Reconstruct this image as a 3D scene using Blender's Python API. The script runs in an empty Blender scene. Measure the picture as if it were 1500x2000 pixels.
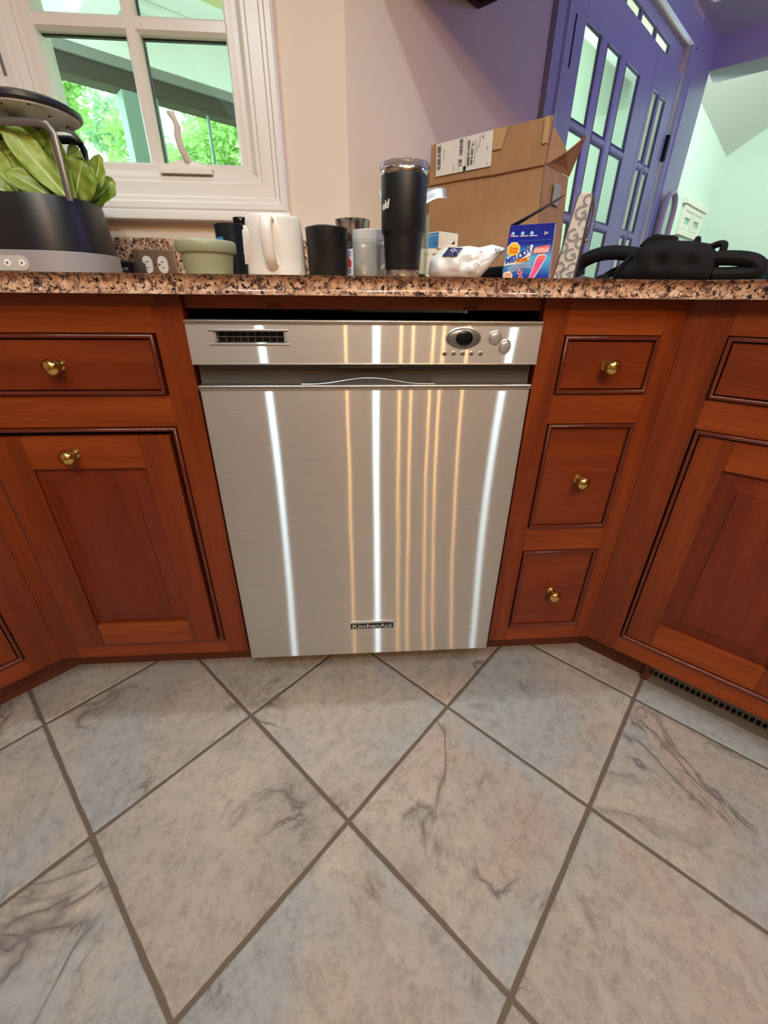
import bpy, bmesh, math, random
from math import sin, cos, pi, radians, sqrt
from mathutils import Vector, Matrix, noise
random.seed(7)
SC = bpy.context.scene
COL = SC.collection

def lin(r, g, b):
    f = lambda c: (c / 255 / 12.92) if c / 255 <= .04045 else ((c / 255 + .055) / 1.055) ** 2.4
    return (f(r), f(g), f(b), 1)

# ------------------------------------------------------------------ camera
CAM = Vector((-.0233, -.7594, .8856))
yaw, pitch, roll = -.06926, .48108, .0096
right = Vector((cos(yaw), sin(yaw), 0)); fwd = Vector((-sin(yaw) * cos(pitch), cos(yaw) * cos(pitch), -sin(pitch)))
up = right.cross(fwd)
r2 = right * cos(roll) + up * sin(roll); u2 = up * cos(roll) - right * sin(roll)
cd = bpy.data.cameras.new('camera'); cam = bpy.data.objects.new('camera', cd); COL.objects.link(cam)
cam.matrix_world = Matrix(((r2.x, u2.x, -fwd.x, CAM.x), (r2.y, u2.y, -fwd.y, CAM.y), (r2.z, u2.z, -fwd.z, CAM.z), (0, 0, 0, 1)))
cd.sensor_fit = 'VERTICAL'; cd.sensor_height = 24; cd.lens = 805.2 * 24 / 2000; cd.clip_start = .02
SC.camera = cam
# ------------------------------------------------------------------ world, exposure, lamps
SC.view_settings.view_transform = 'Standard'; SC.view_settings.look = 'None'
SC.view_settings.gamma = 1; SC.view_settings.use_curve_mapping = False
SC.view_settings.exposure = 0.0
w = bpy.data.worlds.new('sky'); SC.world = w; w.use_nodes = True
w.node_tree.nodes['Background'].inputs[0].default_value = (.76, 1.0, .94, 1)
w.node_tree.nodes['Background'].inputs[1].default_value = 5.0

def lamp(name, kind, loc, energy, color, look=None, **kw):
    l = bpy.data.lights.new(name, kind); l.energy = energy; l.color = color
    for k, v in kw.items(): setattr(l, k, v)
    o = bpy.data.objects.new(name, l); COL.objects.link(o); o.location = loc
    if look is not None:
        o.rotation_euler = (Vector(look) - Vector(loc)).to_track_quat('-Z', 'Y').to_euler()
    return o
WARM = (1, .93, .84); NEUT = (.78, .96, 1.06); BULB = (1, .55, .22)
ZC = 2.205
# recessed cans
for x, y, e in ((-.556, -1.2, 33), (.114, -1.6, 45), (.846, -.95, 28)):
    lamp('can_light', 'SPOT', (x, y, ZC - .03), e, NEUT, (x, y, 0), spot_size=radians(168), spot_blend=.35, shadow_soft_size=.022)
for x, e in ((-.62, 26), (.22, 24)):
    lamp('counter_can_light', 'SPOT', (x, .075, ZC - .02), e, NEUT, (x, -.45, 0), spot_size=radians(92), spot_blend=.3, shadow_soft_size=.02)
lamp('room_fill_light', 'AREA', (.2, -1.9, ZC - .02), 8, NEUT, (.2, -1.9, 0), shape='RECTANGLE', size=2.4, size_y=1.4)  # broad ceiling fill added for general brightness, not a fixture
# candle bulbs of the chandelier behind the camera
BULBS = [(-.091, -2.2, 2.05), (.313, -2.2, 2.03), (.401, -2.2, 2.03), (.555, -2.2, 2.03), (.634, -2.2, 2.03), (.812, -2.2, 2.03)]
for b in BULBS:
    lamp('candle_bulb', 'POINT', b, 11, BULB, shadow_soft_size=.010)
# violet room light and daylight in the far room, added fill in the hall
lamp('violet_lamp', 'AREA', (2.55, .35, 1.85), 13, (.33, .27, 1), (1.5, 2.0, 1.3), shape='DISK', size=.35)
lamp('far_room_daylight', 'AREA', (4.4, 4.0, 2.5), 12, (.82, 1, .92), (4.2, 5.2, .8), shape='SQUARE', size=1.6)
lamp('hall_fill_uplight', 'AREA', (1.5, 2.55, .4), 24, (.78, 1, .88), (1.5, 2.55, 3), shape='SQUARE', size=.35, spread=radians(110))  # added uplight low in the hall, brightens the wall behind the panes

# ------------------------------------------------------------------ materials
def nodes_of(m):
    m.use_nodes = True
    return m.node_tree.nodes, m.node_tree.links, m.node_tree.nodes['Principled BSDF']

def mat(name, col, rough=.5, metal=0, spec=.5, coat=0, **kw):
    m = bpy.data.materials.new(name); n, l, p = nodes_of(m)
    p.inputs['Base Color'].default_value = lin(*col) if max(col) > 1 else (*col, 1)
    p.inputs['Roughness'].default_value = rough; p.inputs['Metallic'].default_value = metal
    p.inputs['Specular IOR Level'].default_value = spec; p.inputs['Coat Weight'].default_value = coat
    for k, v in kw.items(): p.inputs[k].default_value = v
    return m

def ramp(n, stops):
    r = n.new('ShaderNodeValToRGB'); e = r.color_ramp.elements
    e[0].position, e[0].color = stops[0]; e[1].position, e[1].color = stops[-1]
    for s in stops[1:-1]:
        k = e.new(s[0]); k.color = s[1]
    return r

def tex_noise(n, l, vec, scale, detail=4, rough=.5, dist=0):
    t = n.new('ShaderNodeTexNoise'); t.inputs['Scale'].default_value = scale; t.inputs['Detail'].default_value = detail
    t.inputs['Roughness'].default_value = rough; t.inputs['Distortion'].default_value = dist
    l.new(vec, t.inputs['Vector']); return t

def obj_vec(n, l, scale=(1, 1, 1), rnd=True):
    tc = n.new('ShaderNodeTexCoord'); mp = n.new('ShaderNodeMapping'); mp.inputs['Scale'].default_value = scale
    l.new(tc.outputs['Object'], mp.inputs['Vector'])
    if rnd:
        oi = n.new('ShaderNodeObjectInfo'); ma = n.new('ShaderNodeMath'); ma.operation = 'MULTIPLY'; ma.inputs[1].default_value = 37
        l.new(oi.outputs['Random'], ma.inputs[0])
        cb = n.new('ShaderNodeCombineXYZ')
        for i in range(3): l.new(ma.outputs[0], cb.inputs[i])
        l.new(cb.outputs[0], mp.inputs['Location'])
    return mp.outputs['Vector']

def mix(n, l, fac, a, b, blend='MIX'):
    m = n.new('ShaderNodeMix'); m.data_type = 'RGBA'; m.blend_type = blend
    for s, v in ((m.inputs[0], fac), (m.inputs[6], a), (m.inputs[7], b)):
        if hasattr(v, 'links'): l.new(v, s)
        else: s.default_value = v
    return m.outputs[2]

def bump(n, l, p, h, strength, dist=.002):
    b = n.new('ShaderNodeBump'); b.inputs['Strength'].default_value = strength; b.inputs['Distance'].default_value = dist
    l.new(h, b.inputs['Height']); l.new(b.outputs[0], p.inputs['Normal'])

def wood(name, c1, c2, c3, axis):
    m = bpy.data.materials.new(name); n, l, p = nodes_of(m)
    sc = {'x': (1.2, 14, 14), 'z': (14, 14, 1.2)}[axis]
    v = obj_vec(n, l, sc)
    a = tex_noise(n, l, v, 1.6, 6, .6, .6)
    r = ramp(n, [(.30, lin(*c1)), (.52, lin(*c2)), (.75, lin(*c3))]); l.new(a.outputs['Fac'], r.inputs[0])
    f = tex_noise(n, l, v, 22, 3, .6)
    r2 = ramp(n, [(.3, (.72, .72, .72, 1)), (.7, (1.1, 1.1, 1.1, 1))]); l.new(f.outputs['Fac'], r2.inputs[0])
    l.new(mix(n, l, .55, r.outputs[0], r2.outputs[0], 'MULTIPLY'), p.inputs['Base Color'])
    p.inputs['Roughness'].default_value = .36; p.inputs['Specular IOR Level'].default_value = .3
    p.inputs['Coat Weight'].default_value = .08; p.inputs['Coat Roughness'].default_value = .22
    bump(n, l, p, f.outputs['Fac'], .05, .0006)
    return m

M = {}
M['rail'] = wood('cherry_rail', (110, 44, 12), (134, 58, 17), (152, 74, 24), 'x')
M['stile'] = wood('cherry_stile', (98, 37, 11), (118, 48, 14), (134, 60, 19), 'z')
M['front'] = wood('cherry_front', (100, 37, 12), (116, 46, 15), (130, 56, 19), 'x')
M['panel'] = wood('cherry_panel', (92, 31, 12), (106, 39, 15), (118, 48, 18), 'z')
M['bead'] = mat('cherry_bead', (92, 34, 18), .28, coat=.2)
M['carcass'] = mat('cherry_carcass', (70, 28, 14), .5)
M['kick'] = mat('cherry_kick', (96, 46, 22), .5)
M['brass'] = mat('polished_brass', (225, 190, 110), .14, 1)
M['dark'] = mat('black_plastic', (14, 14, 14), .5)
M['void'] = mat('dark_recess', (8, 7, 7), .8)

def steel(name, col, rx, rz, base):
    """brushed along x: sharp from side to side, drawn out up and down"""
    m = bpy.data.materials.new(name); m.use_nodes = True; n = m.node_tree.nodes; l = m.node_tree.links; n.clear()
    o = n.new('ShaderNodeOutputMaterial'); mx = n.new('ShaderNodeMixShader'); mx.inputs[0].default_value = base
    g = n.new('ShaderNodeBsdfAnisotropic'); g2 = n.new('ShaderNodeBsdfAnisotropic'); g2.inputs['Roughness'].default_value = .55
    g.distribution = 'GGX'; g.inputs['Roughness'].default_value = sqrt(sqrt(rx * rz)); g.inputs['Anisotropy'].default_value = 1 - sqrt(rx / rz)
    c = n.new('ShaderNodeCombineXYZ'); c.inputs[0].default_value = 1; l.new(c.outputs[0], g.inputs['Tangent'])
    t = tex_noise(n, l, obj_vec(n, l, (3, 1, 420), False), 2, 3, .6)
    r = ramp(n, [(.3, (.86, .86, .86, 1)), (.7, (1.04, 1.04, 1.04, 1))]); l.new(t.outputs['Fac'], r.inputs[0])
    k = mix(n, l, .6, lin(*col), r.outputs[0], 'MULTIPLY'); l.new(k, g.inputs['Color']); l.new(k, g2.inputs['Color'])
    wv = tex_noise(n, l, obj_vec(n, l, (6, 1, 3.2), False), 1.0, 1, .4)
    b = n.new('ShaderNodeBump'); b.inputs['Strength'].default_value = .10; b.inputs['Distance'].default_value = .004
    l.new(wv.outputs['Fac'], b.inputs['Height']); l.new(b.outputs[0], g.inputs['Normal']); l.new(b.outputs[0], g2.inputs['Normal'])
    l.new(g.outputs[0], mx.inputs[1]); l.new(g2.outputs[0], mx.inputs[2]); l.new(mx.outputs[0], o.inputs[0])
    return m
M['steel'] = steel('brushed_steel', (218, 217, 213), .0020, .45, .70)
M['steel_trim'] = mat('steel_trim', (195, 190, 184), .28, 1)
M['recess'] = mat('grey_recess', (82, 77, 72), .45, .3)
M['chrome'] = mat('chrome', (225, 222, 218), .08, 1)
M['silver'] = mat('silver_plastic', (176, 172, 166), .3, .5)
M['lens'] = mat('black_lens', (6, 6, 6), .15)

def granite():
    m = bpy.data.materials.new('speckled_granite'); n, l, p = nodes_of(m)
    v = obj_vec(n, l, rnd=False)
    a = tex_noise(n, l, v, 70, 5, .65, .4)
    r = ramp(n, [(.36, lin(146, 106, 84)), (.48, lin(196, 152, 120)), (.64, lin(222, 190, 160))]); l.new(a.outputs['Fac'], r.inputs[0])
    b = tex_noise(n, l, v, 105, 4, .62, .8)
    rb = ramp(n, [(.53, (0, 0, 0, 1)), (.58, (1, 1, 1, 1))]); l.new(b.outputs['Fac'], rb.inputs[0])
    c = mix(n, l, rb.outputs[0], r.outputs[0], lin(100, 72, 62))
    d = tex_noise(n, l, v, 150, 4, .6, .6)
    rd = ramp(n, [(.55, (0, 0, 0, 1)), (.60, (1, 1, 1, 1))]); l.new(d.outputs['Fac'], rd.inputs[0])
    c = mix(n, l, rd.outputs[0], c, lin(34, 25, 26))
    l.new(c, p.inputs['Base Color']); p.inputs['Roughness'].default_value = .12
    return m
M['granite'] = granite()

def slate():
    m = bpy.data.materials.new('slate_look_tile'); n, l, p = nodes_of(m)
    v = obj_vec(n, l)
    a = tex_noise(n, l, v, 4, 6, .6, .5)
    r = ramp(n, [(.30, lin(158, 150, 141)), (.5, lin(174, 164, 151)), (.7, lin(190, 179, 163))]); l.new(a.outputs['Fac'], r.inputs[0])
    b = tex_noise(n, l, v, 2.6, 3, .5, 1)
    rb = ramp(n, [(.56, (0, 0, 0, 1)), (.72, (1, 1, 1, 1))]); l.new(b.outputs['Fac'], rb.inputs[0])
    c = mix(n, l, rb.outputs[0], r.outputs[0], lin(178, 159, 145))
    b2 = tex_noise(n, l, v, 3.1, 3, .5, .6); rb2 = ramp(n, [(.34, (1, 1, 1, 1)), (.52, (0, 0, 0, 1))]); l.new(b2.outputs['Fac'], rb2.inputs[0])
    c = mix(n, l, rb2.outputs[0], c, lin(164, 165, 163))
    g = tex_noise(n, l, v, 48, 9, .8); rg = ramp(n, [(.34, (.50, .48, .46, 1)), (.52, (1, 1, 1, 1)), (.70, (1.2, 1.19, 1.17, 1))]); l.new(g.outputs['Fac'], rg.inputs[0])
    c = mix(n, l, .65, c, rg.outputs[0], 'MULTIPLY')
    # broken dark veins: a ridge of distorted noise, seen only where a mask lets it
    q = tex_noise(n, l, v, 3.6, 4, .55, 1.6)
    s = n.new('ShaderNodeMath'); s.operation = 'SUBTRACT'; s.inputs[1].default_value = .5; l.new(q.outputs['Fac'], s.inputs[0])
    ab = n.new('ShaderNodeMath'); ab.operation = 'ABSOLUTE'; l.new(s.outputs[0], ab.inputs[0])
    rv = ramp(n, [(.0, (1, 1, 1, 1)), (.012, (.55, .55, .55, 1)), (.045, (0, 0, 0, 1))]); l.new(ab.outputs[0], rv.inputs[0])
    k = tex_noise(n, l, v, 5, 2, .5); rk = ramp(n, [(.50, (0, 0, 0, 1)), (.64, (1, 1, 1, 1))]); l.new(k.outputs['Fac'], rk.inputs[0])
    mu = n.new('ShaderNodeMath'); mu.operation = 'MULTIPLY'; l.new(rv.outputs[0], mu.inputs[0]); l.new(rk.outputs[0], mu.inputs[1])
    mu2 = n.new('ShaderNodeMath'); mu2.operation = 'MULTIPLY'; mu2.inputs[1].default_value = .72; l.new(mu.outputs[0], mu2.inputs[0])
    c = mix(n, l, mu2.outputs[0], c, lin(92, 80, 78))
    l.new(c, p.inputs['Base Color']); p.inputs['Roughness'].default_value = .36; p.inputs['Specular IOR Level'].default_value = .45
    h = n.new('ShaderNodeMath'); h.operation = 'SUBTRACT'; l.new(g.outputs['Fac'], h.inputs[0]); l.new(mu.outputs[0], h.inputs[1])
    h2 = n.new('ShaderNodeMath'); h2.operation = 'ADD'; l.new(h.outputs[0], h2.inputs[0]); l.new(a.outputs['Fac'], h2.inputs[1])
    bump(n, l, p, h2.outputs[0], .8, .004)
    return m
M['slate'] = slate()

def rough_paint(name, col, rough=.6, spec=.3):
    m = mat(name, col, rough, spec=spec); n, l, p = nodes_of(m)
    t = tex_noise(n, l, obj_vec(n, l, rnd=False), 160, 3, .5); bump(n, l, p, t.outputs['Fac'], .08, .001)
    return m
M['grout'] = rough_paint('grout', (100, 86, 73), .9)
M['wall'] = rough_paint('cream_wall_paint', (226, 208, 188), .6)
M['wall2'] = rough_paint('unseen_wall_dim_brown', (150, 128, 108), .6)  # for unseen walls, darkened to cut bounced light
M['ceil'] = rough_paint('white_ceiling_paint', (226, 222, 216), .8)
M['white'] = mat('white_trim_paint', (232, 222, 210), .32)
M['door'] = mat('violet_light_tinted_paint', (178, 176, 196), .35)  # violet light partly mixed into the paint colour, the lamp gives the rest
M['doorbead'] = mat('edge_shade_bead', (96, 96, 110), .4)  # shade along the pane edges put into the bead colour
M['mint'] = rough_paint('pale_mint_wall_paint', (214, 224, 210), .7)
M['handle'] = mat('cream_enamel', (222, 208, 192), .3)

def glass(name, tint=(1, 1, 1), fr=.06, rough=.02, pwr=5, k=.7):
    m = bpy.data.materials.new(name); m.use_nodes = True; n = m.node_tree.nodes; l = m.node_tree.links; n.clear()
    o = n.new('ShaderNodeOutputMaterial'); t = n.new('ShaderNodeBsdfTransparent'); t.inputs[0].default_value = (*tint, 1)
    g = n.new('ShaderNodeBsdfGlossy'); g.inputs[1].default_value = rough
    lf = n.new('ShaderNodeLayerWeight'); lf.inputs[0].default_value = .5
    pw = n.new('ShaderNodeMath'); pw.operation = 'POWER'; pw.inputs[1].default_value = pwr; l.new(lf.outputs['Facing'], pw.inputs[0])
    lw = n.new('ShaderNodeMath'); lw.operation = 'MULTIPLY_ADD'; lw.inputs[1].default_value = k; lw.inputs[2].default_value = fr * .5; l.new(pw.outputs[0], lw.inputs[0])
    mx = n.new('ShaderNodeMixShader'); l.new(lw.outputs[0], mx.inputs[0]); l.new(t.outputs[0], mx.inputs[1]); l.new(g.outputs[0], mx.inputs[2]); l.new(mx.outputs[0], o.inputs[0])
    return m
M['glass'] = glass('window_glass', (.90, .97, .94))
M['doorglass'] = glass('door_glass', (.92, .98, .94))
M['clear'] = glass('clear_glassware', (.955, .965, .945), .12, pwr=2.6, k=.75)
M['lid'] = glass('clear_plastic_lid', (.72, .72, .76), rough=.08)
M['black'] = mat('matt_black_coating', (16, 16, 17), .42, spec=.45)
M['blackpl'] = mat('satin_black_plastic', (20, 19, 21), .38, spec=.5)
M['navy'] = mat('blue_black_glaze', (16, 22, 30), .3)
M['greypl'] = mat('grey_plastic', (150, 142, 138), .4)
M['graymet'] = mat('grey_metal', (120, 112, 106), .35, .6)
M['sage'] = mat('sage_glaze', (150, 152, 120), .4)
M['ceramic'] = mat('white_ceramic', (226, 218, 206), .3)
M['ceramic2'] = mat('plain_white_ceramic', (222, 218, 214), .25)
M['spotless'] = mat('polished_steel', (205, 200, 195), .18, 1)
M['bronze'] = mat('bronze_plate', (150, 120, 100), .4, .5)
M['ivory'] = mat('ivory_plastic', (232, 226, 210), .35)
M['paper'] = mat('white_paper', (235, 230, 220), .6)
M['cream'] = mat('cream_card', (236, 224, 198), .6)
M['poly'] = mat('white_poly_film', (232, 230, 226), .35)
M['ink'] = mat('black_ink', (28, 26, 26), .6)
M['greyink'] = mat('grey_ink', (110, 106, 102), .6)
M['navyink'] = mat('navy_ink', (36, 38, 84), .5)
M['blueink'] = mat('mid_blue_ink', (70, 140, 196), .5)
M['fabric'] = rough_paint('black_fabric', (27, 25, 25), .85, .2)
M['teal'] = rough_paint('dark_teal_fabric', (18, 40, 44), .8, .2)
M['foil'] = mat('silver_foil', (222, 222, 224), .3, .7)
M['redwood'] = mat('dark_red_wood', (62, 18, 14), .5)
M['mirror'] = mat('mirror_glass', (190, 205, 198), .04, 1)
M['porch'] = mat('porch_white_paint', (246, 248, 244), .6)
M['beam'] = mat('porch_dark_beam', (74, 66, 60), .7)
M['beamtrim'] = mat('porch_grey_trim', (140, 140, 134), .7)
M['post'] = mat('porch_green_post', (138, 160, 150), .6)
M['bark'] = mat('bark', (120, 116, 100), .9)
M['ground'] = mat('lawn', (150, 170, 110), .9)

def cardboard():
    m = mat('corrugated_cardboard', (176, 134, 92), .75, spec=.2); n, l, p = nodes_of(m)
    t = tex_noise(n, l, obj_vec(n, l, (9, 9, 4), False), 3, 6, .65)
    r = ramp(n, [(.3, lin(166, 126, 90)), (.7, lin(180, 140, 102))]); l.new(t.outputs['Fac'], r.inputs[0]); l.new(r.outputs[0], p.inputs['Base Color'])
    bump(n, l, p, t.outputs['Fac'], .1, .001)
    return m
M['card'] = cardboard()
M['tape'] = mat('clear_packing_tape', (196, 164, 112), .15)
M['cardedge'] = mat('cardboard_inside', (166, 112, 62), .8)

def leaf_mat(name, c1, c2, trans=.25):
    m = mat(name, c1, .4); n, l, p = nodes_of(m)
    t = tex_noise(n, l, obj_vec(n, l), 16, 3, .5); r = ramp(n, [(.3, lin(*c1)), (.7, lin(*c2))])
    l.new(t.outputs['Fac'], r.inputs[0]); l.new(r.outputs[0], p.inputs['Base Color'])
    p.inputs['Subsurface Weight'].default_value = 0
    tr = n.new('ShaderNodeBsdfTranslucent'); l.new(r.outputs[0], tr.inputs[0])
    mx = n.new('ShaderNodeMixShader'); mx.inputs[0].default_value = trans
    out = n['Material Output']; l.new(p.outputs[0], mx.inputs[1]); l.new(tr.outputs[0], mx.inputs[2]); l.new(mx.outputs[0], out.inputs[0])
    return m
M['lettuce'] = leaf_mat('lettuce_leaf', (128, 160, 46), (196, 214, 104), .35)
M['rib'] = mat('leaf_rib', (214, 224, 158), .45)
M['tree'] = leaf_mat('tree_leaf', (158, 196, 120), (200, 226, 160), .5)
M['tree2'] = leaf_mat('tree_leaf_blue', (160, 196, 150), (196, 220, 190), .5)

# ------------------------------------------------------------------ mesh helpers
class MB:
    def __init__(s): s.bm = bmesh.new()
    def f(s, pts):
        try: return s.bm.faces.new([s.bm.verts.new(p) for p in pts])
        except ValueError: return None
    def box(s, x0, x1, y0, y1, z0, z1):
        v = [s.bm.verts.new((x, y, z)) for x in (x0, x1) for y in (y0, y1) for z in (z0, z1)]
        for q in ((0, 1, 3, 2), (4, 6, 7, 5), (0, 4, 5, 1), (2, 3, 7, 6), (0, 2, 6, 4), (1, 5, 7, 3)):
            s.bm.faces.new([v[i] for i in q])
        return s
    def prism(s, poly, a, b, to=lambda p, h: (p[0], p[1], h)):
        n = len(poly); lo = [s.bm.verts.new(to(p, a)) for p in poly]; hi = [s.bm.verts.new(to(p, b)) for p in poly]
        s.bm.faces.new(lo[::-1]); s.bm.faces.new(hi)
        for i in range(n): s.bm.faces.new([lo[i], lo[(i + 1) % n], hi[(i + 1) % n], hi[i]])
        return s
    def loft(s, rings, cap=True, closed=True):
        vs = [[s.bm.verts.new(p) for p in r] for r in rings]; n = len(rings[0])
        for a, b in zip(vs, vs[1:]):
            for i in range(n if closed else n - 1):
                j = (i + 1) % n; s.bm.faces.new([a[i], a[j], b[j], b[i]])
        if cap: s.bm.faces.new(vs[0][::-1]); s.bm.faces.new(vs[-1])
        return s
    def lathe(s, prof, n=40, c=(0, 0, 0), cap=True, ax='z'):
        def P(r, h, a):
            x, y = r * cos(a), r * sin(a)
            return {'z': (c[0] + x, c[1] + y, c[2] + h), 'y': (c[0] + x, c[1] + h, c[2] - y), 'x': (c[0] + h, c[1] + x, c[2] + y)}[ax]
        return s.loft([[P(max(r, 1e-5), h, 2 * pi * i / n) for i in range(n)] for r, h in prof], cap)
    def tube(s, path, r, n=10, flat=(1, 1), cap=True):
        path = [Vector(p) for p in path]; rs = r if isinstance(r, (list, tuple)) else [r] * len(path)
        ref = Vector((0, 0, 1)); rings = []; prev = None
        for i, p in enumerate(path):
            d = (path[min(i + 1, len(path) - 1)] - path[max(i - 1, 0)]).normalized()
            if prev is None:
                if abs(d.dot(ref)) > .9: ref = Vector((0, 1, 0))
                a = d.cross(ref).normalized()
            else: a = (prev - d * prev.dot(d)).normalized()
            prev = a; b = d.cross(a)
            rings.append([p + a * cos(2 * pi * k / n) * rs[i] * flat[0] + b * sin(2 * pi * k / n) * rs[i] * flat[1] for k in range(n)])
        return s.loft(rings, cap)
    def mitre(s, x0, x1, z0, z1, prof, to=lambda x, y, z: (x, y, z)):
        """a closed moulding profile [(inset, y)] swept round a rectangle"""
        cs = []
        for d, y in prof:
            cs.append([to(x0 + d, y, z0 + d), to(x1 - d, y, z0 + d), to(x1 - d, y, z1 - d), to(x0 + d, y, z1 - d)])
        m = len(prof); vs = [[s.bm.verts.new(p) for p in c] for c in cs]
        for k in range(m):
            a, b = vs[k], vs[(k + 1) % m]
            for i in range(4):
                j = (i + 1) % 4; s.bm.faces.new([a[i], a[j], b[j], b[i]])
        return s
    def build(s, name, m, parent=None, bevel=0, seg=2, smooth=True, ang=40, loc=None, rot=None):
        bm = s.bm
        bmesh.ops.recalc_face_normals(bm, faces=bm.faces)
        if bevel:
            es = [e for e in bm.edges if len(e.link_faces) == 2 and e.calc_face_angle(0) > .5]
            bmesh.ops.bevel(bm, geom=es, offset=bevel, segments=seg, affect='EDGES', profile=.5, clamp_overlap=True)
        me = bpy.data.meshes.new(name); bm.to_mesh(me); bm.free()
        if smooth:
            for p in me.polygons: p.use_smooth = True
            me.set_sharp_from_angle(angle=radians(ang))
        me.materials.append(M[m] if isinstance(m, str) else m)
        o = bpy.data.objects.new(name, me); COL.objects.link(o)
        if parent: o.parent = parent
        if bevel and smooth:
            wn = o.modifiers.new('weighted_normal', 'WEIGHTED_NORMAL'); wn.keep_sharp = True
        if loc: o.location = loc
        if rot: o.rotation_euler = rot
        return o

def box(name, m, parent, *a, bevel=.001, **k): return MB().box(*a).build(name, m, parent, bevel=bevel, **k)

def tag(o, label, cat, group=None, kind=None):
    o['label'] = label; o['category'] = cat
    if group: o['group'] = group
    if kind: o['kind'] = kind
    return o

def thing(name, label, cat, loc=(0, 0, 0), rz=0, group=None, kind=None):
    o = bpy.data.objects.new(name, None); COL.objects.link(o); o.location = loc; o.rotation_euler = (0, 0, rz); o.empty_display_size = .05
    return tag(o, label, cat, group, kind)

def text_mesh(s, size, extrude=.0002, shear=0, bold=0):
    c = bpy.data.curves.new('lettering', 'FONT'); c.body = s; c.size = size; c.extrude = extrude; c.shear = shear; c.offset = bold
    c.align_x = 'CENTER'; c.align_y = 'CENTER'; c.resolution_u = 3
    o = bpy.data.objects.new('lettering', c); COL.objects.link(o)
    bpy.context.view_layer.update()
    me = bpy.data.meshes.new_from_object(o.evaluated_get(bpy.context.evaluated_depsgraph_get()))
    bpy.data.objects.remove(o); bpy.data.curves.remove(c)
    return me

def text(name, s, size, m, parent, loc, rz=0, roll=0, sx=1, wrap=None, at=0, **k):
    """lettering upright in the XZ plane, facing -y (roll turns it in that plane); wrap = cylinder radius about the parent's z axis"""
    me = text_mesh(s, size, **k)
    for v in me.vertices:
        x, y, z = v.co; x *= sx
        x, y = x * cos(roll) - y * sin(roll), x * sin(roll) + y * cos(roll)
        if wrap:
            a = at + x / wrap; v.co = ((wrap + z) * sin(a), -(wrap + z) * cos(a), y)
        else: v.co = (x, -z, y)
    me.materials.append(M[m] if isinstance(m, str) else m)
    o = bpy.data.objects.new(name, me); COL.objects.link(o); o.parent = parent; o.location = loc; o.rotation_euler = (0, 0, rz)
    return o

def arc(c, r, a0, a1, n, f=lambda x, y: (x, y)):
    return [f(c[0] + r * cos(a0 + (a1 - a0) * i / n), c[1] + r * sin(a0 + (a1 - a0) * i / n)) for i in range(n + 1)]

def spline(pts, n=8):
    """Catmull-Rom through the points"""
    pts = [Vector(p) for p in pts]; out = []
    for i in range(len(pts) - 1):
        p0 = pts[max(i - 1, 0)]; p1 = pts[i]; p2 = pts[i + 1]; p3 = pts[min(i + 2, len(pts) - 1)]
        for k in range(n):
            t = k / n
            out.append(.5 * ((2 * p1) + (p2 - p0) * t + (2 * p0 - 5 * p1 + 4 * p2 - p3) * t * t + (3 * p1 - p0 - 3 * p2 + p3) * t ** 3))
    return out + [pts[-1]]

# ------------------------------------------------------------------ the setting
A = Vector((-.03, .64, 0)); AZ = radians(49.5)
D2 = Vector((sin(AZ), cos(AZ), 0)); N2 = Vector((-D2.y, D2.x, 0))        # along the slanted wall, and behind it
def W2(u, off, z): return A + D2 * u + N2 * off + Vector((0, 0, z))
PD = Vector((1, -1, 0)) / sqrt(2); PN = Vector((1, 1, 0)) / sqrt(2)
C = W2(2.764, 0, 0)

# floor: grout bed and every square tile
fl = thing('floor', 'floor of large square stone-look tiles laid diagonally', 'floor', kind='structure')
MB().box(-2.2, 7.5, -4.2, 7.5, -.06, -.0022).build('grout', 'grout', fl, smooth=False)
TS, TO, TA = .3338, Vector((-.0559, -.3325, 0)), .7936
tp = Vector((cos(TA), -sin(TA), 0)); tq = Vector((sin(TA), cos(TA), 0))
tile_me = []
for k in range(5):
    bm = bmesh.new(); h = (TS - .0075) / 2; nn = 12; loop = []
    for sx, sy, dx, dy in ((-1, -1, 1, 0), (1, -1, 0, 1), (1, 1, -1, 0), (-1, 1, 0, -1)):
        for i in range(nn):
            j = random.uniform(-.0007, .0007); t = 2 * h * i / nn
            loop.append((sx * h + dx * t + (j if dx == 0 else 0), sy * h + dy * t + (j if dy == 0 else 0)))
    rings = []
    for ins, z in ((.0, -.006), (.0, -.0016), (.0014, -.0004), (.004, 0)):
        rings.append([bm.verts.new((x * (1 - ins / h), y * (1 - ins / h), z)) for x, y in loop])
    for a, b in zip(rings, rings[1:]):
        for i in range(len(loop)):
            j = (i + 1) % len(loop); bm.faces.new([a[i], a[j], b[j], b[i]])
    bm.faces.new(rings[-1]); me = bpy.data.meshes.new('tile'); bm.to_mesh(me); bm.free()
    for p in me.polygons: p.use_smooth = len(p.vertices) == 4
    me.materials.append(M['slate']); tile_me.append(me)
for i in range(-5, 5):
    for j in range(-5, 6):
        c = TO + TS * ((i + .5) * tp + (j + .5) * tq)
        if -1.45 < c.x < 1.75 and -1.7 < c.y < .28:
            o = bpy.data.objects.new('tile', random.choice(tile_me)); COL.objects.link(o); o.parent = fl
            o.location = (c.x, c.y, random.uniform(-.0004, .0004)); o.rotation_euler = (0, 0, -TA + random.choice((0, 1, 2, 3)) * pi / 2)

def setting(name, label, cat, mb, m, **k):
    o = mb.build(name, m, smooth=False, **k); return tag(o, label, cat, kind='structure')

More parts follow.
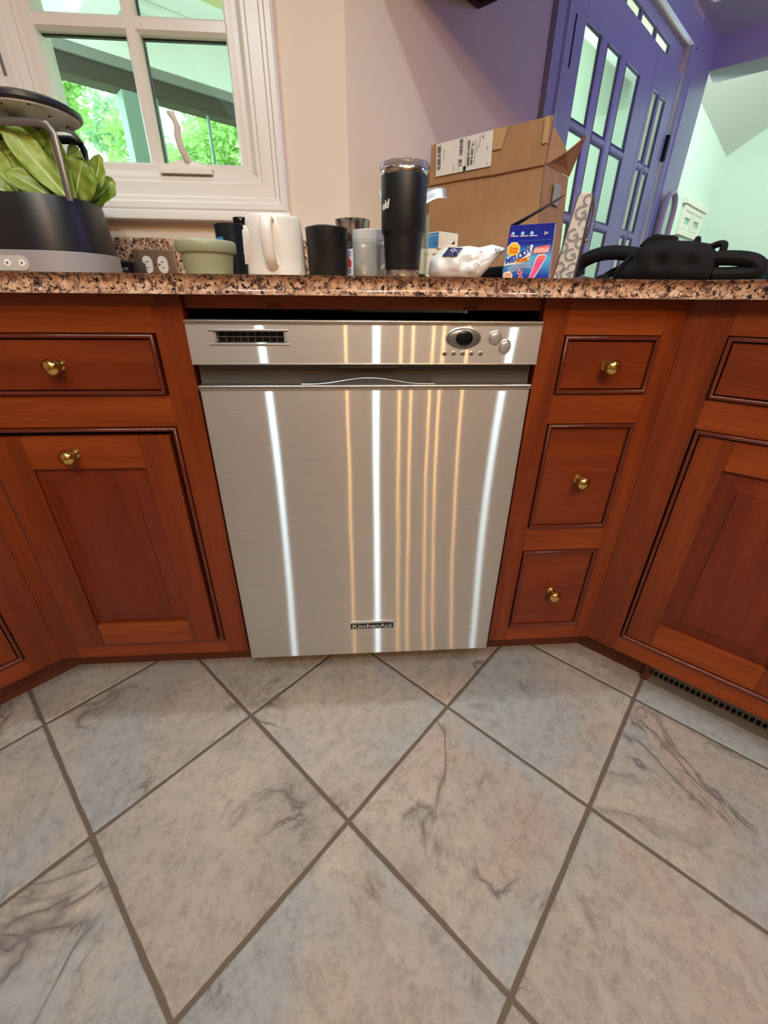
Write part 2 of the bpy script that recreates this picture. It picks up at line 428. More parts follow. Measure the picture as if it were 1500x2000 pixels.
WX0, WX1, WZ0, WZ1 = -.775, -.28, 1.158, 2.000          # window opening in the back wall
wb = MB()
wb.box(-1.62, WX0, .64, .76, 0, ZC); wb.box(WX1, -.03, .64, .76, 0, ZC); wb.box(WX0, WX1, .64, .76, 0, WZ0); wb.box(WX0, WX1, .64, .76, WZ1, ZC)
setting('wall_back', 'cream painted kitchen wall around the window', 'wall', wb, 'wall')
U0, U1, HZ = 1.03, 2.36, 2.066
wr = MB()
for a, b, z0, z1 in ((0, U0, 0, ZC), (U1, 2.764, 0, ZC), (U0, U1, HZ, ZC)):
    wr.loft([[W2(a, 0, z0), W2(b, 0, z0), W2(b, .14, z0), W2(a, .14, z0)], [W2(a, 0, z1), W2(b, 0, z1), W2(b, .14, z1), W2(a, .14, z1)]])
setting('wall_right', 'slanted cream kitchen wall running back behind the cardboard box', 'wall', wr, 'wall')
def poly_wall(name, label, p, q, z0, z1, m, t=.1, side=1):
    p = Vector(p); q = Vector(q); d = (q - p).normalized(); nrm = Vector((-d.y, d.x, 0)) * t * side
    b = MB().loft([[p + Vector((0, 0, z)), q + Vector((0, 0, z)), q + nrm + Vector((0, 0, z)), p + nrm + Vector((0, 0, z))] for z in (z0, z1)])
    return setting(name, label, 'wall', b, m)
hd = C + PD * 3.0
hb = MB().loft([[C + Vector((0, 0, z)), hd + Vector((0, 0, z)), hd + PN * .2 + Vector((0, 0, z)), C + PN * .2 + Vector((0, 0, z))] for z in (2.068, 2.62)])
setting('trim_1', 'dropped header over the wide opening to the pale far room', 'beam', hb, 'door')
poly_wall('wall_side', 'kitchen side wall behind the viewer on the right', hd, (hd.x, -3.3, 0), 0, ZC, 'wall2', side=1)
poly_wall('wall_front', 'kitchen wall behind the viewer', (hd.x, -3.3, 0), (-1.62, -3.3, 0), 0, ZC, 'wall2', side=1)
poly_wall('wall_left', 'kitchen wall to the left of the viewer', (-1.62, -3.3, 0), (-1.62, .76, 0), 0, ZC, 'wall2', side=1)
cl = [(-1.72, -3.4), (hd.x + .1, -3.4), (hd.x + .1, hd.y), tuple(C.xy), tuple(W2(2.764, .14, 0).xy), tuple(W2(0, .14, 0).xy), (-.03, .76), (-1.72, .76)]
setting('ceiling', 'plain white kitchen ceiling', 'ceiling', MB().prism(cl, ZC, ZC + .05), 'ceil')
# far room
K = Vector((5.0327, 6.0733, 0))
def slope_z(p):
    r = p - K; return 2.60 + .67 * max(r.dot(PD), 0) - .10 * r.dot(D2)
def sl_wall(name, label, p, q, nrm):
    b = MB(); n = nrm * .1
    b.loft([[p, q, q + n, p + n], [v + Vector((0, 0, slope_z(w_))) for v, w_ in ((p, p), (q, q), (q + n, q), (p + n, p))]])
    return setting(name, label, 'wall', b, 'mint')
FL0 = K - D2 * 6.45
sl_wall('wall_far_left', 'pale mint wall of the far room behind the glazed door', FL0, K, N2)
sl_wall('wall_far_right', 'large pale mint gable wall of the far room', K, K + PD * 4.2, PN)
poly_wall('wall_hall_end', 'short pale wall closing the hall behind the door', W2(.93, .14, 0), FL0, 0, 3.3, 'mint', side=1)
cz = [FL0, K, K + PD * 4.2, K + PD * 4.2 - D2 * 6.45]
b = MB(); b.loft([[v + Vector((0, 0, slope_z(v))) for v in cz], [v + Vector((0, 0, slope_z(v) + .05)) for v in cz]])
setting('ceiling_far', 'white sloping ceiling of the far room', 'ceiling', b, 'ceil')
poly_wall('wall_far_back', 'wall of the far room out of view on the right', K + PD * 4.2, hd, 0, 3.6, 'mint', side=1)

# ------------------------------------------------------------------ window
win = thing('window_1', 'white casement window with divided panes above the counter', 'window', kind='structure')
MB().mitre(-.862, -.193, 1.083, 2.10, [(0, .64), (0, .612), (.006, .606), (.018, .606), (.022, .612), (.030, .612), (.034, .618), (.062, .618), (.066, .622), (.074, .622), (.080, .628), (.086, .634), (.086, .64)]).build('casing', 'white', win, ang=25)
MB().box(-.868, -.187, .600, .64, 1.062, 1.084).build('apron', 'white', win, bevel=.004)
MB().mitre(WX0, WX1, WZ0, WZ1, [(0, .64), (0, .75), (.012, .75), (.012, .64)]).build('jamb', 'white', win, ang=25)
MB().mitre(WX0 + .004, WX1 - .004, WZ0 + .004, WZ1 - .004, [(0, .645), (.010, .642), (.022, .642), (.028, .650), (.028, .690), (0, .690)]).build('sash', 'white', win, ang=25)
GX = [(-.747, -.5445), (-.5138, -.308)]; GZ = [(1.189, 1.4285), (1.459, 1.698), (1.729, 1.968)]
for z0, z1 in ((1.4285, 1.459), (1.698, 1.729)):
    MB().loft([[(x, .648, z0 + .006), (x, .648, z1 - .006), (x, .656, z1), (x, .684, z1), (x, .684, z0), (x, .656, z0)] for x in (-.747, -.308)]).build('muntin', 'white', win, smooth=False)
MB().loft([[(-.5445 + .006, .6475, z), (-.5138 - .006, .6475, z), (-.5138, .656, z), (-.5138, .684, z), (-.5445, .684, z), (-.5445, .656, z)] for z in (1.178, 1.97)]).build('muntin', 'white', win, smooth=False)
for x0, x1 in GX:
    for z0, z1 in GZ:
        box('pane', 'glass', win, x0 - .003, x1 + .003, .668, .672, z0 - .003, z1 + .003, bevel=0)
        MB().mitre(x0 - .003, x1 + .003, z0 - .003, z1 + .003, [(0, .672), (0, .682), (.006, .682), (.006, .672)]).build('gasket', 'dark', win, smooth=False)
box('lock_slot', 'greyink', win, -.824, -.818, .6145, .622, 1.335, 1.395, bevel=.001)
ck = MB(); ck.loft([[(-.513, .645, 1.162), (-.381, .645, 1.162), (-.381, .612, 1.162), (-.513, .612, 1.162)], [(-.513, .645, 1.176), (-.381, .645, 1.176), (-.381, .614, 1.174), (-.513, .614, 1.174)], [(-.462, .645, 1.196), (-.432, .645, 1.196), (-.437, .625, 1.194), (-.457, .625, 1.194)]])
ckb = ck.build('crank', 'handle', win, bevel=.0015)
MB().tube(spline([(-.440, .625, 1.190), (-.446, .610, 1.212), (-.448, .602, 1.234), (-.443, .598, 1.252)], 5), [.0085] * 8 + [.008] * 8, 12).build('crank_arm', 'handle', ckb)
MB().tube([(-.4430, .598, 1.249), (-.447, .594, 1.261), (-.452, .590, 1.272), (-.452, .590, 1.274)], [.007, .0062, .008, .0075], 12).build('crank_knob', 'handle', ckb)

# ------------------------------------------------------------------ glazed door, side light, transom, casing in the slanted wall
WROT = (0, 0, pi / 2 - AZ)
def wpart(mb, name, m, par, **k):
    return mb.build(name, m, par, **k)
def glazed(name, label, cat, u0, u1, z0, z1, gx, gz, y0=-.002, th=.018, kind=None, hinge=False, m='door'):
    t = thing(name, label, cat, tuple(A), WROT[2], kind=kind)
    cx = [u0, gx[0][0], gx[-1][1], u1]
    for a, b_ in ((u0, gx[0][0]), (gx[-1][1], u1)): box('stile', m, t, a, b_, y0, y0 + th, z0, z1, bevel=.002)
    box('rail', m, t, gx[0][0], gx[-1][1], y0, y0 + th, z0, gz[0][0], bevel=.001)
    box('rail', m, t, gx[0][0], gx[-1][1], y0, y0 + th, gz[-1][1], z1, bevel=.001)
    for (a, b_), (c_, d) in zip(gx, gx[1:]):
        MB().loft([[(b_, y0 + th, z), (b_, y0 + .006, z), (b_ + .012, y0 + .001, z), (c_ - .012, y0 + .001, z), (c_, y0 + .006, z), (c_, y0 + th, z)] for z in (gz[0][0], gz[-1][1])]).build('muntin', m, t, smooth=False)
    for (a, b_), (c_, d) in zip(gz, gz[1:]):
        for x0, x1 in gx:
            MB().loft([[(x, y0 + th, b_), (x, y0 + .006, b_), (x, y0 + .001, b_ + .008), (x, y0 + .001, c_ - .008), (x, y0 + .006, c_), (x, y0 + th, c_)] for x in (x0 - .001, x1 + .001)]).build('muntin', m, t, smooth=False)
    for x0, x1 in gx:
        for a, b_ in gz:
            box('pane', 'doorglass', t, x0 - .002, x1 + .002, y0 + .010, y0 + .013, a - .002, b_ + .002, bevel=0)
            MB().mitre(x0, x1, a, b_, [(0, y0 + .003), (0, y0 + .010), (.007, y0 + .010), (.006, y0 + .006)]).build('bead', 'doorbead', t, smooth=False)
    return t
GZD = [(.30, .58), (.61, .89), (.92, 1.20), (1.232, 1.505), (1.535, 1.81)]
d1 = glazed('door_1', 'french door, violet light tinted into its paint, three columns of panes behind the cardboard box', 'door', 1.045, 1.955, .01, 1.95, [(1.182, 1.337), (1.405, 1.549), (1.622, 1.79)], GZD, kind='structure')
box('lock_groove', 'void', d1, 1.095, 1.101, -.0045, .002, 1.66, 1.80, bevel=0)
sl = glazed('window_2', 'narrow glazed side panel right of the french door', 'window', 1.958, 2.335, .01, 1.95, [(1.995, 2.075), (2.11, 2.19)], GZD, kind='structure', m='door')
box('hinge', 'void', sl, 2.325, 2.352, -.018, -.002, 1.585, 1.70, bevel=.001)
tr = glazed('window_3', 'row of small transom panes above the french door', 'window', 1.03, 2.36, 1.953, 2.064, [(1.07, 1.38), (1.41, 1.555), (1.575, 1.74), (1.76, 1.945), (1.965, 2.16)], [(1.966, 2.022)], y0=.03, kind='structure', m='door')
cs = thing('trim_2', 'casing around the french door opening, violet light tinted into its paint', 'trim', tuple(A), WROT[2], kind='structure')
pr = [(0, 0), (0, -.018), (.02, -.022), (.03, -.014), (.075, -.010), (.085, -.018), (.095, -.018), (.1, -.008), (.1, 0)]
MB().loft([[(U1 + d, y, z) for d, y in pr] for z in (0, HZ)]).build('side_casing', 'door', cs, smooth=False)
MB().loft([[(x, y, HZ + d) for d, y in pr] for x in (.93, U1 + .1)]).build('head_casing', 'door', cs, smooth=False)
MB().loft([[(U0 - d, y, z) for d, y in pr] for z in (0, HZ)]).build('side_casing', 'door', cs, smooth=False)
cn = thing('trim_3', 'painted corner post at the end of the slanted wall', 'trim', tuple(A), WROT[2], kind='structure')
box('corner_board', 'door', cn, 2.475, 2.768, -.004, 0, 0, ZC, bevel=.001)
box('corner_return', 'door', cn, 2.764, 2.772, -.004, .145, 0, 2.066, bevel=.001)

# arched mirror at the end of the slanted wall
mi = thing('arched_mirror', 'tall narrow round-topped mirror standing at the door casing', 'mirror', tuple(W2(0, -.05, 0)), WROT[2])
mo = [(2.45, 0.0), (2.45, 1.37)] + [(2.545 - .095 * cos(a * pi / 10), 1.37 + .095 * sin(a * pi / 10)) for a in range(1, 10)] + [(2.64, 1.37), (2.64, 0)]
MB().tube([(x, 0, z) for x, z in mo], .012, 10, flat=(1, 1.6)).build('frame', 'white', mi)
MB().prism(mo, -.002, .004, to=lambda p, h: (p[0], h, p[1])).build('mirror_pane', 'mirror', mi, smooth=False)

# far wall window
fw = thing('window_4', 'small white window with two sashes on the far mint wall', 'window', tuple(K - N2 * .002), WROT[2], kind='structure')
MB().mitre(-1.30, -.33, 1.62, 1.93, [(0, 0), (0, -.03), (.05, -.03), (.07, -.015), (.07, 0)]).build('frame', 'white', fw, smooth=False)
box('mullion', 'white', fw, -.86, -.78, -.03, 0, 1.68, 1.87)
for x0, x1 in ((-1.22, -.87), (-.77, -.40)):
    s_ = MB().mitre(x0, x1, 1.69, 1.86, [(0, -.002), (0, -.02), (.05, -.02), (.05, -.002)]).build('sash', 'white', fw, smooth=False)
    box('pane', 'glass', s_, x0 + .04, x1 - .04, -.012, -.008, 1.73, 1.82, bevel=0)
box('head_trim', 'white', fw, -1.36, -.29, -.05, 0, 1.93, 1.99)

# cabinet hung from the slanted wall over the right counter; only its lowest far corner is in the picture
hc = thing('hanging_cabinet', 'dark red wooden wall cabinet at top edge, its bottom corner against the slanted wall', 'cabinet', (0, 0, 0))
def hfoot(i, z): return [W2(.03 + i, -.003 - i, z), W2(.508 - i, -.003 - i, z), W2(.508 - i, 0, z) + PD * (1.3 - i), W2(.03 + i, 0, z) + PD * (1.3 - i)]
MB().loft([hfoot(.0, 1.655), hfoot(.0, 2.19)]).build('cabinet_body', 'redwood', hc, bevel=.001, smooth=False)
MB().loft([hfoot(.012, 1.655), hfoot(.012, 1.637), hfoot(.0, 1.633), hfoot(0, 1.6545)][::-1]).build('light_rail', 'redwood', hc, smooth=False)
# ------------------------------------------------------------------ counter
E = .47
P0 = (-.755 - .46 * .7071 + .0177, .02 - .46 * .7071 - .0177)
P3 = (.573 + E * .7071 - .0177, .02 - E * .7071 - .0177); P4 = (P3[0] + .467, P3[1] + .467)
kk = P4[0] + P4[1]; uu = (kk - (A.x + A.y)) / (D2.x + D2.y); PW = W2(uu, -.003, 0); PA = W2(0, -.003, 0)
poly = [P0, (-.7446, -.005), (.5626, -.005), P3, P4, (PW.x, PW.y), (-.031, .636), (-1.6, .636), (-1.6, .2), (P0[0] - .4, P0[1] + .4)]
ctop = MB().prism(poly, .8865, .9145)
bm = ctop.bm; bm.edges.ensure_lookup_table()
fr = [e for e in bm.edges if abs(e.verts[0].co.z - e.verts[1].co.z) < 1e-6 and all(any((v.co.xy - Vector(p)).length < 1e-5 for p in poly[:5]) for v in e.verts)]
bmesh.ops.bevel(bm, geom=fr, offset=.0105, segments=5, affect='EDGES', profile=.5)
ct = ctop.build('countertop', 'granite', ang=30); tag(ct, 'polished speckled brown granite worktop with rounded edge', 'countertop')
bsp = MB(); bsp.box(-1.6, -.034, .6165, .6365, .9147, 1.0225)
bs = bsp.build('backsplash', 'granite', bevel=.0015); tag(bs, 'low granite upstand along the wall under the window', 'backsplash')
MB().loft([[W2(a, o_, z) for a, o_ in ((.012, -.003), (.6, -.003), (.6, -.022), (.012, -.022))] for z in (.9147, 1.0225)]).build('side_upstand', 'granite', bs, bevel=.0015)

# ------------------------------------------------------------------ cabinets
def knob(par, x, y, z, r=.0145):
    k = MB().lathe([(.0105, 0), (.0105, -.002), (.0085, -.004), (.006, -.007), (.0055, -.012), (.007, -.015), (r * .8, -.018), (r, -.0225), (r * .95, -.027), (r * .75, -.031), (r * .4, -.0335), (.0005, -.0342)], 24, (x, y, z), ax='y')
    return k.build('knob', 'brass', par, ang=60)
BEAD = [(.0014, .004), (.0014, -.002), (.0022, -.0048), (.0042, -.0058), (.0072, -.0048), (.0085, -.002), (.0085, .012), (.0014, .012)]
def bead(par, x0, x1, z0, z1): MB().mitre(x0, x1, z0, z1, BEAD).build('bead', 'bead', par, ang=50)
def cabinet(label, loc, rz, wd, openings, zb=.092, zt=.8862, depth=.56, kick=(0, 0), kickz=.0905):
    t = thing('base_cabinet', label, 'cabinet', loc, rz, group='cherry base cabinets')
    MB().box(.004, wd - .004, .045, depth, zb + .002, zt - .002).build('carcass', 'carcass', t, smooth=False)
    xs0 = min(o[1] for o in openings); xs1 = max(o[2] for o in openings)
    box('stile', 'stile', t, 0, xs0, 0, .022, zb, zt, bevel=.0008)
    box('stile', 'stile', t, xs1, wd, 0, .022, zb, zt, bevel=.0008)
    ops = sorted(openings, key=lambda o: -o[4]); z = zt
    for o in ops:
        box('rail', 'rail', t, xs0, xs1, .0003, .022, o[4], z, bevel=.0005); z = o[3]
    box('rail', 'rail', t, xs0, xs1, .0003, .022, zb, z, bevel=.0005)
    for o in openings:
        typ, x0, x1, z0, z1 = o[:5]
        if len(o) < 6 or o[5] is None or not o[5].get('nobead'): bead(t, x0, x1, z0, z1)
        opt = o[5] if len(o) > 5 and o[5] else {}
        g = opt.get('gap', .0105); yo = opt.get('y', .001)
        a0, a1, b0, b1 = x0 + opt.get('gl', g), x1 - opt.get('gr', g), z0 + opt.get('gb', g), z1 - opt.get('gt', g)
        if typ == 'drawer':
            d = MB().box(a0, a1, yo, yo + .02, b0, b1).build('drawer', 'front', t, bevel=.001)
            knob(d, (a0 + a1) / 2 + opt.get('kx', 0), yo, (b0 + b1) / 2 + opt.get('kz', 0))
        else:
            sw, rt, rb = opt['sw'], opt['rt'], opt['rb']; swr = opt.get('swr', sw)
            d = MB().box(a0 + .002, a1 - .002, yo + .012, yo + .021, b0 + .002, b1 - .002).build('door', 'panel', t)
            box('door_stile', 'stile', d, a0, a0 + sw, yo, yo + .02, b0, b1, bevel=.0012)
            box('door_stile', 'stile', d, a1 - swr, a1, yo, yo + .02, b0, b1, bevel=.0012)
            box('door_rail', 'rail', d, a0 + sw, a1 - swr, yo + .0002, yo + .02, b1 - rt, b1, bevel=.0012)
            box('door_rail', 'rail', d, a0 + sw, a1 - swr, yo + .0002, yo + .02, b0, b0 + rb, bevel=.0012)
            q0, q1, r0, r1 = a0 + sw, a1 - swr, b0 + rb, b1 - rt
            mb = MB(); ring = lambda i, y: [(q0 + i, y, r0 + i), (q1 - i, y, r0 + i), (q1 - i, y, r1 - i), (q0 + i, y, r1 - i)]
            bw = opt.get('bw', .034)
            mb.loft([ring(0, yo + .012), ring(.0005, yo + .0075), ring(.0035, yo + .0085), ring(bw, yo + .0035), ring(bw + .0008, yo + .0012)]).build('raised_panel', 'panel', d, ang=10)
            if 'knob' in opt: knob(d, opt['knob'][0], yo, opt['knob'][1])
    if rz < 0: MB().box(-.012, .001, .0015, .03, zb, zt).build('leak_filler_strip', 'carcass', t, smooth=False)  # added dark filler that closes a light leak at the corner
    if kick: box('toe_kick', 'kick', t, kick[0], kick[1], .066, .082, 0, kickz, bevel=.0005)
    return t
X0 = -.755
cabinet('cherry wood cabinet left of the dishwasher with one wide drawer above a pull-out door', (X0, .02, 0), 0, .448,
        [('drawer', .046, .3936, .7245, .828, {'kx': .0045}),
         ('door', .043, .3965, .130, .6677, {'gap': .0105, 'gt': .0165, 'gr': .017, 'gl': .004, 'gb': .003, 'y': -.004, 'sw': .0665, 'swr': .057, 'rt': .064, 'rb': .063, 'bw': .032, 'nobead': 0, 'knob': (-.5545 - X0, .6185)})], kick=(-.028, .448))
Y0 = .3075
cabinet('narrow cherry wood cabinet right of the dishwasher with three stacked drawers', (Y0, .02, 0), 0, .2655,
        [('drawer', .3528 - Y0, .5339 - Y0, .7229, .8275), ('drawer', .3535 - Y0, .5325 - Y0, .4268, .666), ('drawer', .354 - Y0, .532 - Y0, .137, .369, {'kz': -.004})], kick=(0, .29))
rc = cabinet('cherry wood cabinet at right, angled, with a raised-panel door above a floor vent', (.573, .02, 0), -pi / 4, .46,
        [('drawer', .0675, .392, .7226, .831), ('door', .069, .392, .138, .667, {'sw': .0535, 'rt': .058, 'rb': .062, 'bw': .0335})], kick=(-.028, .14))
cabinet('cherry wood cabinet at far left edge, angled toward the viewer', (X0 - .46 * .70711, .02 - .46 * .70711, 0), pi / 4, .46,
        [('drawer', .062, .400, .7245, .828), ('door', .062, .400, .139, .667, {'sw': .0535, 'rt': .06, 'rb': .062})], kick=(0, .488))
box('kick_end_block', 'kick', rc, .14, .156, .052, .082, 0, .0905)
M['vent'] = mat('beige_vent_enamel', (104, 95, 82), .45)
vg = MB(); vg.box(.157, .46, .058, .064, .0, .020); vg.box(.157, .46, .058, .064, .036, .0905); vg.box(.157, .46, .050, .058, 0, .006)
vg = vg.build('vent_grille', 'vent', rc, smooth=False)
MB().box(.157, .46, .066, .068, .012, .05).build('vent_dark_backing', 'void', vg, smooth=False)  # black sheet behind the slats, stands in for shade inside the slots
for i in range(26): box('slat', 'vent', vg, .160 + i * .0115, .1635 + i * .0115, .0585, .0635, .020, .036, bevel=0)
fb = thing('filler_rail', 'dark wooden rail under the worktop above the dishwasher', 'rail', (0, 0, 0))
box('rail', 'rail', fb, -.3065, .307, .032, .05, .866, .8862)
for x in (-.16, .18): box('mounting_tab', 'kick', fb, x - .012, x + .012, .022, .032, .866, .869)

# ------------------------------------------------------------------ dishwasher
dw = thing('dishwasher', 'stainless steel dishwasher with front control strip under the counter', 'dishwasher', (0, 0, 0))
MB().box(-.292, .292, .045, .56, .10, .846).build('tub', 'void', dw, smooth=False)
cp = MB(); sx0, sx1, sz0, sz1 = -.258, -.137, .8145, .8325
for a in ((-.3006, sx0, .7805, .846), (sx1, .3006, .7805, .846), (sx0, sx1, .7805, sz0), (sx0, sx1, sz1, .846)): cp.box(a[0], a[1], 0, .03, a[2], a[3])
bmesh.ops.remove_doubles(cp.bm, verts=cp.bm.verts, dist=1e-6)
dead = [f for f in cp.bm.faces if len([g for g in cp.bm.faces if g is not f and set(g.verts) == set(f.verts)])]
bmesh.ops.delete(cp.bm, geom=dead, context='FACES')
cpo = cp.build('control_panel', 'steel', dw, smooth=False)
box('top_lip', 'steel_trim', dw, -.3012, .3012, -.003, .034, .8445, .8500, bevel=.0012)
box('bottom_lip', 'steel_trim', dw, -.3006, .3006, -.0015, .02, .7795, .7822, bevel=.0008)
vb = MB().box(sx0 - .001, sx1 + .001, .022, .03, sz0 - .001, sz1 + .001).build('air_vent', 'void', dw, smooth=False)
for z in (sz0 - .002, sz1 + .002): box('vent_edge', 'steel_trim', vb, -.2655, -.1325, -.0018, .001, z - .0014, z + .0014)
for x0, x1 in ((-.262, -.2535), (-.1425, -.134)): box('vent_cheek', 'silver', vb, x0, x1, .0005, .02, sz0 + .0005, sz1 - .0005)
box('vent_bar', 'steel_trim', vb, -.2535, -.1425, .010, .0125, .8232, .8242, bevel=0)
for i in range(8): box('vent_fin', 'recess', vb, -.2415 + i * .0122, -.2403 + i * .0122, .012, .022, sz0, sz1, bevel=0)
def dome(name, m, par, x, z, rx, rz, h, y=0, rot=0):
    prof = [(1, .002), (1, 0), (.96, -.35 * h), (.85, -.65 * h), (.6, -.88 * h), (.3, -.98 * h), (.001, -h)]
    b_ = MB(); n = 36; rings = []
    for r, hh in prof:
        ring = []
        for i in range(n):
            a = 2 * pi * i / n; px, pz = rx * r * cos(a), rz * r * sin(a)
            ring.append((x + px * cos(rot) - pz * sin(rot), y + hh, z + px * sin(rot) + pz * cos(rot)))
        rings.append(ring)
    return b_.loft(rings).build(name, m, par, ang=50)
M['ring'] = mat('bright_ring', (236, 222, 206), .2, .8)
dp = dome('display_ring', 'ring', dw, .164, .8228, .0315, .0185, .0012)
dome('display', mat('display_bezel_grey', (120, 116, 112), .3, .6), dp, .164, .8228, .0295, .0168, .0045, -.0004)
dome('display_lens', 'lens', dp, .1645, .8232, .0158, .0125, .0022, -.0036)
for x, z, rx, rz, r_ in ((.2197, .8233, .0112, .0108, 0), (.2381, .8092, .0096, .0112, -.35)):
    bo = dome('button_ring', 'ring', dw, x, z, rx * 1.18, rz * 1.18, .001, rot=r_)
    dome('button', 'silver', bo, x, z, rx, rz, .004, -.0005, rot=r_)
for i, x in enumerate((.133, .1487, .1645, .1803, .1965)):
    io = dome('indicator', 'ring', dw, x, .798, .0048, .0048, .0009)
    dome('indicator_lens', 'recess', io, x, .798, .0026, .0024, .001, -.0007)
box('handle_recess', 'recess', dw, -.299, .299, .022, .045, .742, .7805, bevel=.001)
box('latch', mat('latch_grey', (60, 57, 54), .4), dw, -.054, .054, .004, .022, .7735, .7796, bevel=.0015)
box('handle_trim', 'steel_trim', dw, -.2988, .2988, -.0035, .03, .7375, .7463, bevel=.0028, seg=3)
wv = [(x / 100, .7465 + .0105 * .5 * (1 + cos(pi * min(abs(x / 100) / .10, 1)))) for x in range(-12, 13)]
MB().prism([(-.12, .7455)] + wv + [(.12, .7455)], .003, .022, to=lambda p, h: (p[0], h, p[1])).build('handle_lip', 'recess', dw, smooth=False)
MB().tube([(x, .003, z + .0003) for x, z in wv], .00055, 6).build('handle_lip_edge', 'steel_trim', dw)
MB().box(-.2963, .2963, 0, .03, .0868, .7378).build('door_panel', 'steel', dw, bevel=.0015)
box('toe_panel', 'void', dw, -.29, .29, .09, .1, .0, .1, bevel=0)
bd = MB().box(-.050, .0556, -.0035, 0, .1715, .1950).build('badge', 'chrome', dw, bevel=.0015)
box('badge_plate', 'lens', bd, -.0485, .0541, -.0040, -.003, .1730, .1890, bevel=.0003)
text('badge_lettering', 'KitchenAid', .0165, 'chrome', bd, (.0028, -.0041, .1806), sx=1.28, bold=.0003, extrude=.0004)

# ------------------------------------------------------------------ things on the counter
ZT = .9145
# hydroponic planter
def stadium(x0, x1, y0, y1, r, n=8):
    out = []
    for cx, cy, a in ((x1 - r, y0 + r, -pi / 2), (x1 - r, y1 - r, 0), (x0 + r, y1 - r, pi / 2), (x0 + r, y0 + r, pi)):
        out += [(cx + r * cos(a + k * pi / 2 / n), cy + r * sin(a + k * pi / 2 / n)) for k in range(n + 1)]
    return out
hp = thing('hydroponic_planter', 'black tabletop hydroponic planter with grey base and raised light hood', 'planter', (-.745, .31, ZT))
def slab(ins): return stadium(-.235 + ins, .208 - ins, -.11 + ins, .11 - ins, .098 - ins)
def st_loft(lv, cap=True): return MB().loft([[(x, y, z) for x, y in slab(i)] for i, z in lv], cap)
bo = st_loft([(.004, 0), (.001, .002), (.001, .043), (.004, .0445)]).build('base', 'greypl', hp, ang=30)
st_loft([(.0035, .0447), (.0035, .048), (.010, .130), (.011, .1345), (.016, .1345), (.018, .122), (.06, .121)]).build('tank', 'blackpl', hp, ang=30)
def pillp(cx, cz, hw, r, n=10):
    return [(cx + hw + r * cos(-pi / 2 + pi * k / n), cz + r * sin(-pi / 2 + pi * k / n)) for k in range(n + 1)] + [(cx - hw + r * cos(pi / 2 + pi * k / n), cz + r * sin(pi / 2 + pi * k / n)) for k in range(n + 1)]
PX = .066
pp_ = MB().prism(pillp(PX, .0225, .026, .0125), -.1105, -.1085, to=lambda p, h: (p[0], h, p[1])).build('button_pill', mat('pale_button_strip', (186, 180, 172), .4), bo, smooth=False)
for dx in (-.026, 0, .026):
    MB().lathe([(.0001, -.1112), (.0058, -.1112), (.0065, -.1100)], 20, (PX + dx, 0, .0225), ax='y').build('touch_button', 'ivory', bo)
    MB().lathe([(.0001, -.1116), (.0017, -.1116), (.0019, -.1110)], 10, (PX + dx, 0, .0225), ax='y').build('button_mark', 'ink', bo)
HZ0 = .262
def hoodp(i, z): return [(x, y, z) for x, y in stadium(-.225 + i, .216 - i, -.105 + i, .065 - i, .078 - i)]
hood = MB().loft([hoodp(.003, HZ0), hoodp(0, HZ0 + .003), hoodp(0, HZ0 + .009), hoodp(.012, HZ0 + .015)]).build('light_hood', 'blackpl', hp, ang=30)
MB().loft([hoodp(.006, HZ0 - .0025), hoodp(.006, HZ0 + .001)]).build('light_panel', mat('grey_led_board', (214, 206, 196), .4), hood, smooth=False)
for i in range(9):
    for j in range(3):
        if random.random() < .75: box('led', 'recess', hood, -.19 + i * .045, -.185 + i * .045, -.082 + j * .055, -.079 + j * .055, HZ0 - .0042, HZ0 - .0022, bevel=0)
MB().tube([(.196, -.08, .125), (.199, -.08, .222), (.193, -.08, .232), (.180, -.08, .236), (-.21, -.08, .236)], .0042, 10, flat=(1.5, .7)).build('front_arm', 'graymet', hp)
MB().tube([(.158, .072, .125), (.166, .082, .238), (.160, .082, .250), (.145, .082, .253), (-.21, .082, .253)], .0052, 10, flat=(1.4, .7)).build('rear_arm', 'blackpl', hp)
MB().tube([(.193, -.08, .232), (.192, 0, .245), (.164, .082, .250)], .0042, 10, flat=(1.3, .7)).build('side_arm', 'graymet', hp)
MB().tube([(.10, -.08, .238), (.10, 0, .253), (.10, .085, .255)], .012, 10, flat=(1.0, .5)).build('hood_bracket', 'blackpl', hp)

def leaf(par, base, tip, width, bow=(0, 0, 0), face=(0, -1, .2), curl=.25, n=18, tipw=.9):
    width *= 1.32; base = Vector(base); tip = Vector(tip); bow = Vector(bow); mid = (base + tip) / 2 + bow
    mb = MB(); rows = []; rib = []
    for i in range(n + 1):
        t = i / n; c = base * (1 - t) ** 2 + mid * 2 * t * (1 - t) + tip * t * t
        d = ((mid - base) * (1 - t) + (tip - mid) * t).normalized()
        s = d.cross(Vector(face)).normalized(); nr = s.cross(d).normalized()
        wd = width * .5 * (.18 + .82 * sin(pi * min(t ** 1.15, 1)) ** .62 if t < .95 else .40 * (1 - t) / .05 * tipw + .02)
        row = []
        for k in range(-3, 4):
            e = k / 3; wob = (.085 * sin(13 * t + 2.2 * k + base.x * 300) + .04 * sin(29 * t + k)) * width * abs(e)
            row.append(c + s * wd * e + nr * (curl * wd * abs(e) ** 1.5 + wob))
        rows.append(row); rib.append(c + nr * .0003)
    mb.loft(rows, cap=False, closed=False)
    o = mb.build('leaf', 'lettuce', par, ang=180)
    so = o.modifiers.new('thick', 'SOLIDIFY'); so.thickness = .0009
    MB().tube(rib[:-1], [.0024 * (1 - .8 * i / n) for i in range(n)], 6).build('midrib', 'rib', o)
    return o
